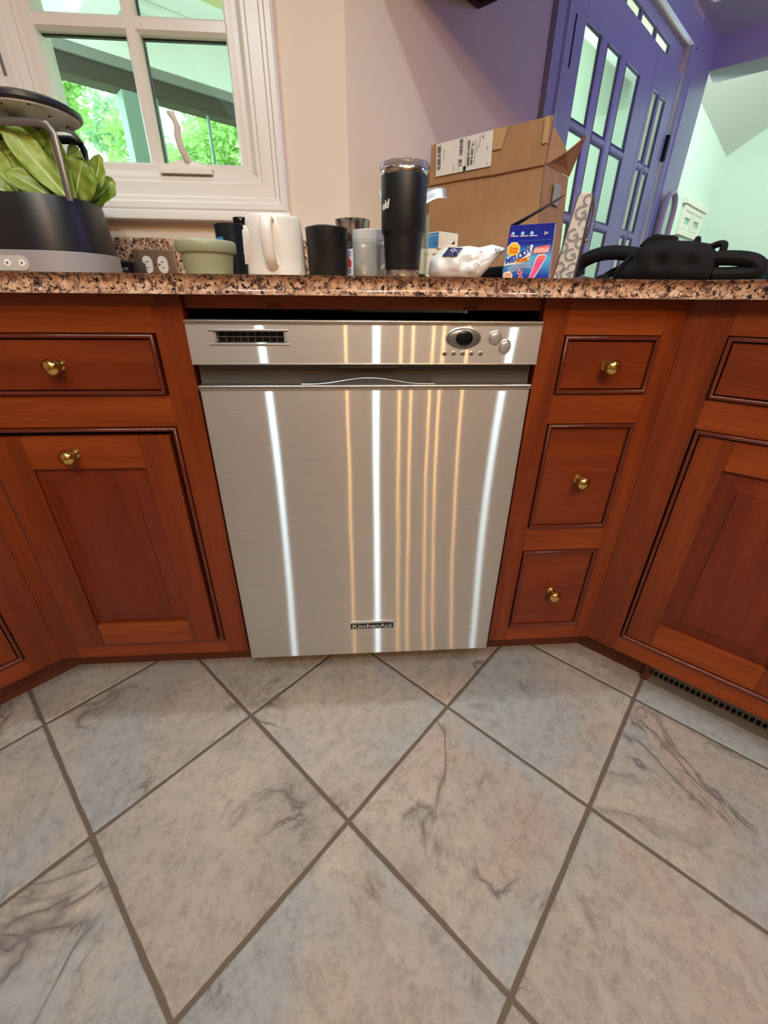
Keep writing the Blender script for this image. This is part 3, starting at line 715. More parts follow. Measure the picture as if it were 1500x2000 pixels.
def plant(label, x, y, leaves):
    p = thing('lettuce_plant', label, 'plant', (x, y, 1.037), group='lettuce plants in the planter')
    MB().lathe([(.014, -.002), (.016, .004), (.01, .012), (.004, .016)], 14).build('growing_collar', 'blackpl', p)
    for b_, t_, w_, bow, face in leaves:
        leaf(p, (b_[0] - x, b_[1] - y, b_[2] - 1.037), (t_[0] - x, t_[1] - y, t_[2] - 1.037), w_, bow, face)
    return p
plant('lettuce plant with one long pale leaf reaching up left in the planter', -.585, .270,
      [((-.566, .262, 1.045), (-.634, .245, 1.158), .036, (-.008, -.004, .004), (.3, -1, .4)),
       ((-.572, .285, 1.045), (-.596, .31, 1.168), .034, (-.012, 0, 0), (.2, -1, 0)),
       ((-.580, .275, 1.045), (-.628, .29, 1.17), .04, (-.012, .01, .01), (-.2, -1, .1)),
       ((-.590, .262, 1.042), (-.655, .24, 1.082), .03, (0, -.006, .008), (.1, -1, .5))])
plant('lettuce plant with rounded leaves at right end of the planter', -.585, .325,
      [((-.582, .305, 1.045), (-.540, .30, 1.118), .048, (.006, -.008, .006), (.35, -1, .1)),
       ((-.58, .32, 1.045), (-.5685, .33, 1.147), .026, (.01, 0, 0), (.6, -1, 0)),
       ((-.575, .33, 1.05), (-.530, .35, 1.136), .030, (.012, 0, -.006), (-.2, -1, .2)),
       ((-.58, .345, 1.05), (-.527, .375, 1.102), .034, (.006, 0, -.006), (.1, -1, .3)),
       ((-.59, .345, 1.05), (-.560, .37, 1.13), .03, (.004, .01, 0), (.3, -1, 0))])
plant('lettuce plant with broad dark leaves at left of the planter', -.665, .29,
      [((-.635, .285, 1.045), (-.676, .285, 1.136), .052, (-.006, 0, .006), (-.1, -1, .1)),
       ((-.645, .27, 1.043), (-.712, .26, 1.122), .045, (-.006, -.008, .010), (.2, -1, .3)),
       ((-.66, .255, 1.043), (-.72, .24, 1.078), .036, (0, -.004, .01), (.2, -1, .5)),
       ((-.65, .31, 1.045), (-.655, .33, 1.13), .04, (.004, 0, 0), (.1, -1, 0)),
       ((-.70, .29, 1.045), (-.76, .29, 1.11), .045, (0, 0, .01), (.1, -1, .2))])

# outlet and plug
ol = thing('wall_outlet', 'bronze cover plate with two ivory sockets on the granite upstand', 'outlet', (-.5700, .6165, .9590))
MB().box(-.0575, .0575, -.006, 0, -.036, .036).build('cover_plate', 'bronze', ol, bevel=.003)
for x in (-.0205, .0205):
    s_ = MB().prism(pillp(0, 0, .0055, .0155), -.0085, -.005, to=lambda p, h: (x + p[1] * .86, h, p[0])).build('socket', 'ivory', ol, smooth=False)
    for dx, dz, w_, h_ in ((0, .007, .0085, .0016), (0, -.007, .0070, .0016)): box('slot', 'ink', s_, x + dx - w_ / 2, x + dx + w_ / 2, -.0089, -.0083, dz - h_ / 2, dz + h_ / 2, bevel=0)
    MB().lathe([(.0001, -.0089), (.0024, -.0089), (.0024, -.0083)], 12, (x - .009, 0, 0), ax='y').build('ground_slot', 'ink', s_)
MB().lathe([(.0001, -.0072), (.002, -.0072), (.0024, -.006)], 10, ax='y').build('screw', 'chrome', ol)
pg = thing('power_plug', 'black power adapter plugged into left socket of the bronze outlet', 'plug', (-.598, .608, .9462))
MB().box(-.046, .004, -.066, -.0005, -.024, .018).build('adapter_body', 'blackpl', pg, bevel=.006, seg=3)
MB().tube(spline([(-.02, -.06, -.004), (-.045, -.075, -.010), (-.08, -.085, -.020), (-.12, -.09, -.028)], 5), [.009] * 3 + [.006] * 13, 10).build('cord', 'blackpl', pg)

def vessel(name, label, cat, x, y, prof, m, part, inner=.003, group=None, n=48):
    """open round vessel: outside profile [(r, z)], wall thickness inner"""
    t = thing(name, label, cat, (x, y, ZT), group=group)
    ins = [(max(r - inner, .001), z) for r, z in prof[::-1] if z > inner * 2]
    full = [(.0005, 0)] + prof + [(prof[-1][0] - inner * .4, prof[-1][1] + inner * .35)] + ins + [(ins[-1][0], inner * 1.5), (.0005, inner * 1.5)]
    MB().lathe(full, n, cap=False).build(part, m, t, ang=35)
    return t
# sage green flowerpot
vessel('flower_pot', 'low sage green flowerpot with a wide rim', 'flowerpot', -.3110, .22, [(.040, 0), (.0435, .002), (.0490, .0395), (.0495, .0435), (.0540, .0440), (.0562, .0470), (.0568, .0600), (.0555, .0625)], 'sage', 'pot', .004)
# blue-black cup behind it
bc = vessel('cup', 'tall black cup with a small blue label, left of the white mug', 'cup', -.2820, .315, [(.0270, 0), (.0285, .002), (.0300, .050), (.0330, .100), (.0332, .1025)], 'navy', 'cup_body', .003)
MB().loft([[(.0318 * sin(a) + .0, -.0318 * cos(a), z) for a in [(-1.05 + k * .09) for k in range(9)]] for z in (.066, .079)], cap=False, closed=False).build('label', 'blueink', bc)
# jar with dark lid behind
jr = thing('jar', 'small jar with shiny black lid behind the white mug', 'jar', (-.2815, .42, ZT))
MB().lathe([(.0005, 0), (.030, 0), (.032, .004), (.032, .10), (.026, .112), (.0005, .112)], 32).build('body', 'navy', jr)
MB().lathe([(.0170, .113), (.0175, .114), (.0175, .128), (.0165, .130), (.0005, .130)], 32).build('lid', mat('gloss_black', (30, 30, 32), .12, .6), jr)
# white mug with embossed leaf
wm = vessel('mug', 'large white ceramic mug with its handle turned to the viewer and embossed leaves', 'mug', -.1605, .12, [(.0495, 0), (.0515, .0015), (.0515, .011), (.0510, .0125), (.0510, .030), (.0495, .060), (.0470, .086), (.0460, .0895)], 'ceramic', 'mug_body', .004)
MB().tube(spline([(.000, -.0445, .080), (-.001, -.058, .0835), (-.001, -.070, .076), (-.001, -.0735, .055), (-.0, -.069, .030), (.001, -.058, .018), (.002, -.0495, .015)], 6), .0082, 14, flat=(1.15, .62)).build('handle', 'ceramic', wm)
for a, z0, z1, wd in ((-1.18, .020, .056, .015), (-1.05, .044, .076, .012), (-1.42, .036, .072, .014)):
    rings = []
    for i in range(9):
        t_ = i / 8; z = z0 + (z1 - z0) * t_; hw = wd * sin(pi * min(max(t_, .02), .98)) ** .8
        rr = .0515 - (z / .09) * .004
        rings.append([((rr + .0055 * (1 - abs(k) / 2)) * sin(a + k * hw / 2 / rr), -(rr + .0055 * (1 - abs(k) / 2)) * cos(a + k * hw / 2 / rr), z) for k in (-2, -1, 0, 1, 2)])
    MB().loft(rings, cap=False, closed=False).build('embossed_leaf', 'ceramic', wm)
for a in [-.95 + i * .11 for i in range(6)] + [.35 + i * .13 for i in range(7)]:
    MB().tube([((.0512 - z / .09 * .0042) * sin(a + .12 * sin(z * 40)), -(.0512 - z / .09 * .0042) * cos(a + .12 * sin(z * 40)), z) for z in (.016, .03, .045, .06, .075, .086)], .0007, 5).build('ridge', 'ceramic', wm)
# black tumbler cup with lid behind
vessel('cup', 'short matt black cup between the white mug and the glass jar', 'cup', -.0685, .115, [(.0325, 0), (.0340, .002), (.0368, .073), (.0370, .0755)], 'black', 'cup_body', .003)
lt = thing('cup', 'black cup with a flat lid standing behind the short matt black cup', 'cup', (-.0775, .205, ZT))
MB().lathe([(.0005, 0), (.024, 0), (.0255, .004), (.0265, .080), (.0005, .080)], 32).build('cup_body', 'blackpl', lt)
MB().lathe([(.0275, .080), (.0285, .082), (.0280, .088), (.022, .091), (.0005, .0915)], 32).build('lid', 'blackpl', lt)
# steel cup, plain white mug
vessel('steel_cup', 'brushed steel cup behind the black cup and plain white mug', 'cup', -.0225, .31, [(.0330, 0), (.0345, .003), (.0360, .100), (.0372, .1125), (.0378, .1145)], 'spotless', 'cup_body', .002)
pm = vessel('mug', 'plain white mug behind the glass jar mug, left of the black tumbler', 'mug', .0100, .215, [(.0320, 0), (.0333, .002), (.0336, .082), (.0338, .0845)], 'ceramic2', 'mug_body', .003)
MB().tube(spline([(.022, -.024, .062), (.032, -.037, .060), (.036, -.042, .044), (.031, -.036, .026), (.022, -.024, .020)], 5), .0042, 10).build('handle', 'ceramic2', pm)
# glass jar mug with a label
gm = thing('glass_jar', 'small clear glass jar with white label left of the black tumbler', 'jar', (-.0025, .10, ZT))
MB().lathe([(.0005, .0), (.027, .0), (.0295, .003), (.0300, .048), (.0298, .050), (.0325, .0545), (.0325, .0575), (.0300, .0580), (.0275, .0555), (.0272, .050), (.0275, .006), (.0005, .005)], 40, cap=False).build('glass_body', 'clear', gm, ang=50)
MB().loft([[(.0303 * sin(a), -.0303 * cos(a), z) for a in [(-1.50 + k * .11) for k in range(8)]] for z in (.003, .044)], cap=False, closed=False).build('label', mat('pale_blue_label', (206, 212, 228), .5), gm)
M['redink'] = mat('red_ink', (200, 36, 40), .5)
text('label_lettering', 'b', .022, 'redink', gm, (0, 0, .024), wrap=.0306, at=-1.08, bold=.0012)
for z in (.0385, .0345, .012, .0085): MB().loft([[(.0306 * sin(a), -.0306 * cos(a), zz) for a in [(-1.30 + k * .09) for k in range(5)]] for zz in (z, z + .0013)], cap=False, closed=False).build('print_line', 'navyink', gm)
# tall black tumbler
tb = thing('tumbler', 'tall matt black tumbler with steel bands and clear lid', 'tumbler', (.0650, .10, ZT))
MB().lathe([(.0005, 0), (.0290, 0), (.0303, .0015), (.0306, .0135)], 56, cap=False).build('base_band', 'spotless', tb)
MB().lathe([(.0306, .0135), (.0308, .0145), (.0341, .0625), (.0343, .0650), (.0352, .0668), (.0370, .0690), (.0377, .0720), (.0386, .146), (.0384, .1472)], 56, cap=False).build('body', 'black', tb, ang=60)
MB().lathe([(.0384, .1472), (.0388, .1486), (.0391, .1545), (.0388, .1550)], 56, cap=False).build('rim_band', 'spotless', tb)
MB().lathe([(.0390, .1542), (.0402, .1548), (.0407, .1612), (.0400, .1632), (.0360, .1636), (.0340, .1615), (.0005, .1612)], 56, cap=False).build('lid', 'lid', tb)
text('script_lettering', 'eld', .0155, 'paper', tb, (0, 0, .1055), wrap=.0384, at=-1.06, shear=.3, bold=.0006, roll=.12)
for a0, a1, z0, z1 in ((.86, 1.10, .0215, .0219), (.86, 1.10, .0345, .0349), (.86, .87, .0215, .0349), (1.09, 1.10, .0215, .0349), (.93, .945, .0250, .0310), (.93, 1.0, .0250, .0256)):
    MB().loft([[((.0311 + (z - .0135) * .0826) * sin(a0 + (a1 - a0) * k / 5), -(.0311 + (z - .0135) * .0826) * cos(a0 + (a1 - a0) * k / 5), z) for k in range(6)] for z in (z0, z1)], cap=False, closed=False).build('logo_outline', 'greyink', tb)
# glass with foil sachet behind the tumbler
gl = vessel('drinking_glass', 'tall clear glass behind the black tumbler holding a foil sachet', 'glass', .0935, .205, [(.0310, 0), (.0325, .003), (.0338, .108), (.0340, .110)], 'clear', 'glass_body', .0018)
MB().lathe([(.0005, .004), (.0295, .004), (.030, .012), (.0005, .012)], 32).build('dark_base', 'navy', gl)
fo = thing('foil_sachet', 'torn silver foil sachet sticking out of the glass behind the tumbler', 'sachet', (.0935, .205, ZT))
rows = []
for i in range(15):
    t_ = i / 14; x = -.066 + .128 * t_; z = .134 + .020 * abs(t_ - .45) + .004 * sin(9 * t_); hw = .009 + .005 * sin(pi * t_) + .004 * t_
    rows.append([(x, -.006 + dy * hw * 1.6, z + dz * hw + .0022 * sin(7 * t_ + 5 * dz)) for dy, dz in ((-.4, -.8), (-.1, -.3), (.2, .3), (.5, .8))])
fm = MB().loft(rows, cap=False, closed=False).build('foil_sheet', 'foil', fo, ang=180); so = fm.modifiers.new('thick', 'SOLIDIFY'); so.thickness = .0014
MB().loft([[(x, y, z) for x, y in ((-.011, -.004), (.014, -.004), (.014, .002), (-.011, .002))] for z in (.02, .075, .134)]).build('foil_stem', 'foil', fo, ang=180)

# small boxes
sb = thing('carton', 'small blue and cream carton resting on the cream carton', 'carton', (.1755, .33, ZT + .0655), -radians(18))
def carton(t, wx, dy, h, m='cream'): return MB().box(-wx, wx, -dy, dy, 0, h).build('carton_body', m, t, bevel=.0008)
sb.rotation_euler = (0, 0, radians(35))
carton(sb, .030, .022, .0315)
box('blue_panel', 'blueink', sb, -.0306, -.0299, -.0205, .0205, .002, .0300, bevel=0)
box('blue_print', mat('deep_blue_ink', (40, 96, 150), .5), sb, -.0309, -.0304, -.018, .018, .010, .0108, bevel=0)
box('blue_print', M['paper'], sb, -.0309, -.0304, -.018, .018, .0245, .0252, bevel=0)
MB().prism([(.008, .011), (.020, .011), (.017, .0185), (.0155, .015)], -.0226, -.0221, to=lambda p, h: (p[0], h, p[1])).build('dark_emblem', 'ink', sb, smooth=False)
lb = thing('carton', 'larger cream carton lying under the blue and cream carton', 'carton', (.172, .335, ZT), radians(2))
carton(lb, .050, .035, .065)
for x0, x1, z in ((-.040, -.030, .055), (-.022, -.002, .0555), (-.022, -.004, .0535)): box('print_line', 'greyink', lb, x0, x1, -.0354, -.0349, z, z + .0011, bevel=0)

# white poly mailer bag
mg = thing('poly_bag', 'crumpled white plastic pouch with navy label in front of the cardboard box', 'pouch', (.190, .150, ZT))
OUT = [(-.060, 0), (-.071, .012), (-.068, .034), (-.050, .048), (-.038, .0545), (-.016, .0555), (.006, .0578), (.026, .0555), (.050, .0605), (.079, .0545), (.068, .044), (.058, .034), (.048, .022), (.036, .010), (.030, 0)]
def inside_dist(x, z):
    best = 9
    for (x0, z0), (x1, z1) in zip(OUT, OUT[1:] + OUT[:1]):
        dx, dz = x1 - x0, z1 - z0; t_ = max(0, min(1, ((x - x0) * dx + (z - z0) * dz) / (dx * dx + dz * dz))); best = min(best, sqrt((x - x0 - dx * t_) ** 2 + (z - z0 - dz * t_) ** 2))
    return best
cx_, cz_ = -.012, .026
bagv = []; NR, NA = 9, 60
def outpt(k):
    s_ = k / NA * len(OUT); i = int(s_) % len(OUT); f_ = s_ - int(s_); a_, b_ = OUT[i], OUT[(i + 1) % len(OUT)]
    return a_[0] + (b_[0] - a_[0]) * f_, a_[1] + (b_[1] - a_[1]) * f_
def bagpt(k, r, side):
    ox, oz = outpt(k); x = cx_ + (ox - cx_) * r; z = cz_ + (oz - cz_) * r
    d = min(inside_dist(x, z), .024) if r < 1 else 0
    y = -side * (.034 * sqrt(max(0, 1 - (1 - d / .024) ** 2)))
    wr_ = noise.noise(Vector((x * 60, z * 38, side * 3))) * .010 + noise.noise(Vector((x * 130, z * 60, 5 + side))) * .0045
    crease = .006 * math.exp(-((x - .012 - (z - .03) * .35) / .006) ** 2) * (1 if z < .05 else 0)
    return (x, y - side * (wr_ * min(1, d / .012)) - side * crease * min(1, d / .01), z)
for side, nm in ((1, 'front'), (-1, 'back')):
    bgm = MB(); bgm.loft([[bagpt(k, r / NR, side) for k in range(NA)] for r in range(NR, 0, -1)], cap=False); 
    cvs = [bagpt(k, 1 / NR, side) for k in range(NA)]; bgm.f(cvs)
    bmesh.ops.remove_doubles(bgm.bm, verts=bgm.bm.verts, dist=1e-6)
    bgm.build(nm + '_sheet', 'poly', mg, ang=180)
def surf(x, z, off=.0012):
    d = min(inside_dist(x, z), .024); y = -(.034 * sqrt(max(0, 1 - (1 - d / .024) ** 2)))
    wr_ = noise.noise(Vector((x * 60, z * 38, 3))) * .010 + noise.noise(Vector((x * 130, z * 60, 6))) * .0045
    return (x, y - wr_ * min(1, d / .012) - off - .002, z)
def patch(name, m, q, par, n=8):
    rows = []
    for i in range(n + 1):
        t_ = i / n; a_ = [q[0][j] + (q[3][j] - q[0][j]) * t_ for j in (0, 1)]; b_ = [q[1][j] + (q[2][j] - q[1][j]) * t_ for j in (0, 1)]
        rows.append([surf(a_[0] + (b_[0] - a_[0]) * k / n, a_[1] + (b_[1] - a_[1]) * k / n) for k in range(n + 1)])
    o = MB().loft(rows, cap=False, closed=False).build(name, m, par, ang=180); return o
patch('navy_label', 'navyink', [(-.050, .038), (-.024, .038), (-.010, .0525), (-.036, .0535)], mg)
text('label_lettering', 'SA', .009, 'paper', mg, (-.030, -.0335, .0465), roll=.35, sx=1.1)
for x in (-.038, -.022): MB().tube([surf(x, .040, .0022), surf(x + .006, .0475, .0022), surf(x + .0085, .0505, .0022)], .0004, 5).build('label_rule', 'paper', mg)
for x in (.052, .056, .060): MB().tube([surf(x, .044, .0015), surf(x - .004, .052, .0015)], .0006, 5).build('print_line', 'navyink', mg)
MB().tube([surf(.026, .046, .001), surf(.018, .026, .001), surf(.014, .004, .001)], .0016, 8).build('seam', 'poly', mg)

# black cloth pouch behind
pc = thing('cloth_pouch', 'flat black fabric pouch lying between the white pouch and candy carton', 'pouch', (.300, .235, ZT))
MB().loft([[(x * s_, y * s_, z + .003 * sin(20 * x)) for x, y in stadium(-.075, .075, -.04, .04, .03)] for s_, z in ((.93, 0), (1, .006), (1, .022), (.9, .029), (.4, .0305))]).build('pouch_body', 'fabric', pc, ang=180)

# cardboard box with flaps
bxr = -pi / 4
cbx = thing('cardboard_box', 'open brown cardboard shipping box with a white label on its raised flap', 'box', (.5 + PD.x * -.405, .5 + PD.y * -.405, ZT), bxr)
BW, BD, BH, T = .372, .165, .2705, .004
def face_board(name, pts, th=T, m='card'):
    pts = [Vector(p) for p in pts]; nr = (pts[1] - pts[0]).cross(pts[2] - pts[0]).normalized() * th
    return MB().loft([pts, [p + nr for p in pts]]).build(name, m, cbx, bevel=.0008, smooth=False)
face_board('front_side', [(0, 0, 0), (BW, 0, 0), (BW - .018, 0, BH), (-.004, 0, BH)][::-1])
face_board('right_side', [(BW, 0, 0), (BW, BD, 0), (BW - .018, BD, BH), (BW - .018, 0, BH)][::-1])
face_board('left_side', [(0, BD, 0), (0, 0, 0), (-.004, 0, BH), (-.004, BD, BH)][::-1])
face_board('back_side', [(BW, BD, 0), (0, BD, 0), (-.004, BD, BH), (BW - .018, BD, BH)][::-1])
face_board('bottom', [(0, 0, 0), (BW, 0, 0), (BW, BD, 0), (0, BD, 0)])
ff = face_board('front_flap', [(-.003, -.001, BH + .001), (BW - .019, -.001, BH + .001), (BW - .012, -.006, BH + .090), (.002, -.006, BH + .092)][::-1])
face_board('right_flap', [(BW - .016, .012, BH), (BW - .016, BD, BH), (BW + .016, BD - .01, BH + .080), (BW + .012, .06, BH + .030)][::-1], m='cardedge')
face_board('right_flap_fold', [(BW - .016, .001, BH), (BW - .016, .016, BH), (BW + .012, .055, BH + .030), (BW - .012, .004, BH + .075)][::-1])
face_board('left_flap', [(-.004, BD, BH), (-.004, .01, BH), (-.034, .03, BH + .055), (-.036, BD - .03, BH + .06)][::-1])
MB().tube([(-.004, -.004, BH), (.12, -.0052, BH + .0005), (.22, -.0052, BH - .002), (BW - .018, -.004, BH)], .0032, 8).build('fold_crease', 'card', cbx)
def flap_pt(x, z, off=.0006):           # a point on the raised flap's outer face
    return (x, -.001 - T - .005 * (z / .09) - off, BH + z)
def flap_print(name, m, x0, x1, z0, z1, off=.0008, par=None):
    return MB().loft([[flap_pt(x0, z0, .0), flap_pt(x1, z0, .0), flap_pt(x1, z1, .0), flap_pt(x0, z1, .0)], [flap_pt(x0, z0, off), flap_pt(x1, z0, off), flap_pt(x1, z1, off), flap_pt(x0, z1, off)]]).build(name, m, par or ff, smooth=False)
LX0, LX1, LZ0, LZ1 = .024, .204, .016, .0895
flap_print('shipping_label', 'paper', LX0, LX1, LZ0, LZ1, .0006)
random.seed(3)
for bx0, zz0, zz1, bw in ((LX0 + .004, .030, .088, .012), (LX0 + .078, .052, .088, .011), (LX0 + .078, .029, .047, .010)):
    z = zz0
    while z < zz1 - .002:
        h = random.choice((.0008, .0014, .0022)); flap_print('barcode_bar', 'ink', bx0, bx0 + bw, z, z + h, .0010); z += h + random.choice((.0008, .0012, .002))
z = .025
while z < .080:
    h = random.choice((.001, .0016, .0024)); flap_print('barcode_bar', 'ink', LX0 + .104, LX0 + .112, z, z + h, .0010); z += h + random.choice((.001, .0016))
flap_print('black_square', 'ink', LX0 + .093, LX0 + .102, .0165, .027, .0010)
flap_print('rule', 'greyink', LX0 + .0765, LX0 + .0775, .0165, .045, .0010)
flap_print('rule', 'greyink', LX0 + .098, LX0 + .0986, .028, .088, .0010)
for k, (x_, z0, z1) in enumerate(((.128, .03, .078), (.134, .05, .07), (.141, .06, .085), (.165, .05, .06), (.026, .05, .075), (.060, .02, .036), (.168, .02, .026))): flap_print('print_line', 'greyink', LX0 + x_, LX0 + x_ + .0012, z0, z1, .0010)
text('label_lettering', 'VA 230 9-03', .0100, 'ink', ff, (LX0 + .1195, -.0096, BH + .0525), roll=-pi / 2, bold=.0002)
text('label_lettering', 'UP', .007, 'ink', ff, (LX0 + .150, -.0105, BH + .082), roll=-pi / 2)
MB().loft([[flap_pt(x, z, o_) for x, z in ((LX1 + .001, .048), (LX1 + .028, .048), (LX1 + .040, .0895), (LX1 + .001, .0895))] for o_ in (0, .0005)]).build('tape', 'tape', ff, smooth=False)
flap_print('tape', 'tape', BW - .030, BW - .016, .040, .0895, .0006)
box('tape', 'greypl', cbx, BW + .0036 - .012, BW + .0052 - .012, .055, .10, BH - .075, BH - .03, bevel=0)

# candy carton
cb = thing('candy_carton', 'blue lollipop carton with its lid flap open beside the cardboard box', 'carton', (.3030, .122, ZT), -radians(27))
cm = bpy.data.materials.new('printed_blue_card'); n, l, p = nodes_of(cm)
tc = n.new('ShaderNodeTexCoord'); sp = n.new('ShaderNodeSeparateXYZ'); l.new(tc.outputs['Object'], sp.inputs[0])
r = ramp(n, [(.008, lin(24, 60, 160)), (.035, lin(90, 180, 226)), (.058, lin(18, 40, 150)), (.09, lin(12, 26, 130))]); l.new(sp.outputs['Z'], r.inputs[0]); l.new(r.outputs[0], p.inputs['Base Color']); p.inputs['Roughness'].default_value = .3
CW, CDp, CH = .0395, .016, .0875
cbm = MB().loft([[(-CW - .003, -CDp, 0), (CW + .003, -CDp, 0), (CW + .003, CDp, 0), (-CW - .003, CDp, 0)], [(-CW + .002, -CDp, CH), (CW - .001, -CDp, CH + .001), (CW - .001, CDp, CH + .001), (-CW + .002, CDp, CH)]]).build('carton_body', cm, cb, bevel=.0007)
sd = MB().loft([[(CW + .0031, -CDp + .001, .001), (CW + .0031, CDp - .001, .001), (CW - .0009, CDp - .001, CH - .001), (CW - .0009, -CDp + .001, CH - .001)], [(CW + .0036, -CDp + .001, .001), (CW + .0036, CDp - .001, .001), (CW - .0004, CDp - .001, CH - .001), (CW - .0004, -CDp + .001, CH - .001)]]).build('side_panel', mat('grey_printed_side', (158, 156, 176), .3), cb, smooth=False)
MB().loft([[(-CW + .002, -CDp + .002, CH), (-CW + .004, CDp, CH), (CW + .004, CDp + .012, CH + .046), (CW - .002, -CDp + .010, CH + .034)], [(-CW + .002, -CDp + .002, CH + .001), (-CW + .004, CDp, CH + .001), (CW + .003, CDp + .012, CH + .0472), (CW - .003, -CDp + .010, CH + .0352)]]).build('lid_flap', mat('dark_card_inside', (44, 30, 34), .6), cb, smooth=False)
FY = -CDp
def pr2(name, m, pts, off=.0004, par=cb):
    return MB().prism(pts, FY - off, FY + .0003, to=lambda q_, h: (q_[0], h, q_[1])).build(name, m, par, smooth=False)
M['yellow'] = mat('yellow_ink', (246, 196, 30), .4); M['pinkink'] = mat('pink_ink', (236, 84, 140), .4); M['coral'] = mat('coral_ink', (240, 110, 100), .4); M['skyink'] = mat('pale_sky_ink', (150, 206, 236), .4); M['bluetext'] = mat('strong_blue_ink', (20, 70, 170), .4); M['orangeink'] = mat('orange_ink', (220, 90, 20), .4)
def octo(x, z, r, k=8, ph=pi / 8): return [(x + r * cos(ph + 2 * pi * i / k), z + r * sin(ph + 2 * pi * i / k)) for i in range(k)]
pr2('badge_border', 'paper', octo(-.0265, .0500, .0122)); pr2('round_badge', 'yellow', octo(-.0265, .0500, .0108), .0007)
text('brand_lettering', 'Chupa', .0062, 'orangeink', cb, (-.0265, FY - .0008, .0518), bold=.0002); text('brand_lettering', 'Chups', .0062, 'orangeink', cb, (-.0265, FY - .0008, .0468), bold=.0002)
pr2('title_border', 'paper', [(-.040, .0285), (-.026, .0285), (-.010, .036), (.0065, .0525), (.005, .040), (-.002, .0375), (-.006, .0290), (-.020, .0270), (-.040, .0245)][::-1])
pr2('title_border', 'paper', [(-.0395, .0275), (-.0385, .0375), (-.012, .0455), (.004, .0575), (.008, .0555), (.002, .0420), (-.014, .0320), (-.030, .0262)][::-1], .0005)
for i, (ch, x, z, a) in enumerate((('M', -.0335, .0325, .20), ('E', -.0255, .0345, .28), ('L', -.0190, .0370, .36), ('O', -.0125, .0402, .44), ('D', -.0055, .0440, .50), ('Y', .0012, .0488, .56))):
    text('title_lettering', ch, .0125, 'bluetext', cb, (x, FY - .0008, z), roll=a, bold=.0007)
pr2('pops_plate', 'yellow', [(-.0215, .0285), (.004, .0325), (.0045, .0375), (-.0195, .0345)], .0009)
text('title_lettering', 'POPS', .0062, 'orangeink', cb, (-.0085, FY - .0012, .0331), roll=.16, bold=.0004, sx=1.2)
pr2('flavour_strip', 'coral', [(.008, .0425), (.0355, .0440), (.0365, .0560), (.011, .0525)], .0007)
for i in range(6): pr2('strip_print', 'paper', [(.0112 + i * .0041, .0445), (.0135 + i * .0041, .0447), (.0142 + i * .0041, .0515), (.0122 + i * .0041, .0510)], .0009)
pr2('lollipop_border', 'paper', [(.0065, .0), (.0155, .0), (.0325, .034), (.0330, .0395), (.0285, .0425), (.0180, .0405), (.0150, .0355)], .0005)
pr2('pink_lollipop', 'pinkink', [(.0080, .0015), (.0145, .0015), (.0310, .035), (.0315, .0385), (.0280, .0405), (.0190, .0390), (.0165, .035)], .0008)
pr2('lollipop_mouthpiece', 'coral', [(.0185, .0385), (.0300, .0400), (.0312, .0335), (.0175, .0320)], .0010)
for k in range(5):
    MB().tube([(-.030 + .020 * t_ / 6 * 2 - .002 * k * .3, FY - .0006, .0115 + .0022 * k + .010 * sin(pi * t_ / 9)) for t_ in range(7)], .00035, 4).build('stave_line', 'paper', cb)
for x, z in ((-.010, .014), (-.0075, .0045)):
    pr2('note_border', 'paper', octo(x, z, .0042, 12), .0006); pr2('note', 'redink', octo(x, z, .0030, 12), .0009); box('note_stem', 'redink', cb, x + .002, x + .003, FY - .001, FY, z, z + .009, bevel=0)
pr2('offer_panel', 'cream', [(-.0395, .0015), (-.0225, .0015), (-.0225, .0110), (-.030, .0165), (-.0395, .013)], .0006)
for z in (.004, .0072, .0104): box('offer_print', 'orangeink', cb, -.037, -.025, FY - .0009, FY - .0004, z, z + .0014, bevel=0)
for x in (-.031, -.014, .002):
    pr2('small_picture', 'skyink', octo(x, .0745, .0032, 6)); box('small_print', 'paper', cb, x - .004, x + .010, FY - .0004, FY, .0700, .0712, bevel=0)
pr2('small_picture', 'pinkink', octo(-.033, .0722, .0024, 6), .0006)
text('age_lettering', '5+', .0062, 'paper', cb, (.0265, FY - .0003, .0735), bold=.0002)
MB().tube([(-CW + .001, FY - .0002, .0615), (CW - .002, FY - .0002, .0640)], .0003, 4).build('fold_line', 'bluetext', cb)

# monogram purse standing upright
pu = thing('handbag', 'slim upright beige purse with grey monogram pattern beside the candy carton', 'purse', (.4215, .215, ZT), -radians(26))
M['canvas'] = rough_paint('beige_canvas', (206, 194, 178), .7); M['mono'] = mat('grey_weave_print', (140, 132, 126), .7); M['leather'] = mat('dark_grey_leather', (70, 62, 66), .5)
pf = [(-.0245, 0), (.0175, 0), (.0205, .05), (.0250, .147), (.0215, .1535), (.0020, .1535), (-.0025, .147), (-.0150, .06)]
pbm = MB().prism(pf, -.012, .045, to=lambda q_, h: (q_[0], h, q_[1])).build('purse_body', 'canvas', pu, bevel=.0035, seg=3)
MB().tube([(x, -.0115, z) for x, z in pf[:5]], .0013, 6).build('piping', 'leather', pu); MB().tube([(x, -.0115, z) for x, z in [pf[0], pf[7], pf[6], pf[5]]], .0010, 6).build('piping', 'leather', pu)
MB().prism([(.0182, .004), (.0212, .05), (.0256, .143), (.0275, .143), (.0230, .05), (.0200, .004)], -.008, .041, to=lambda q_, h: (q_[0], h, q_[1])).build('side_gusset', 'leather', pu, bevel=.001)
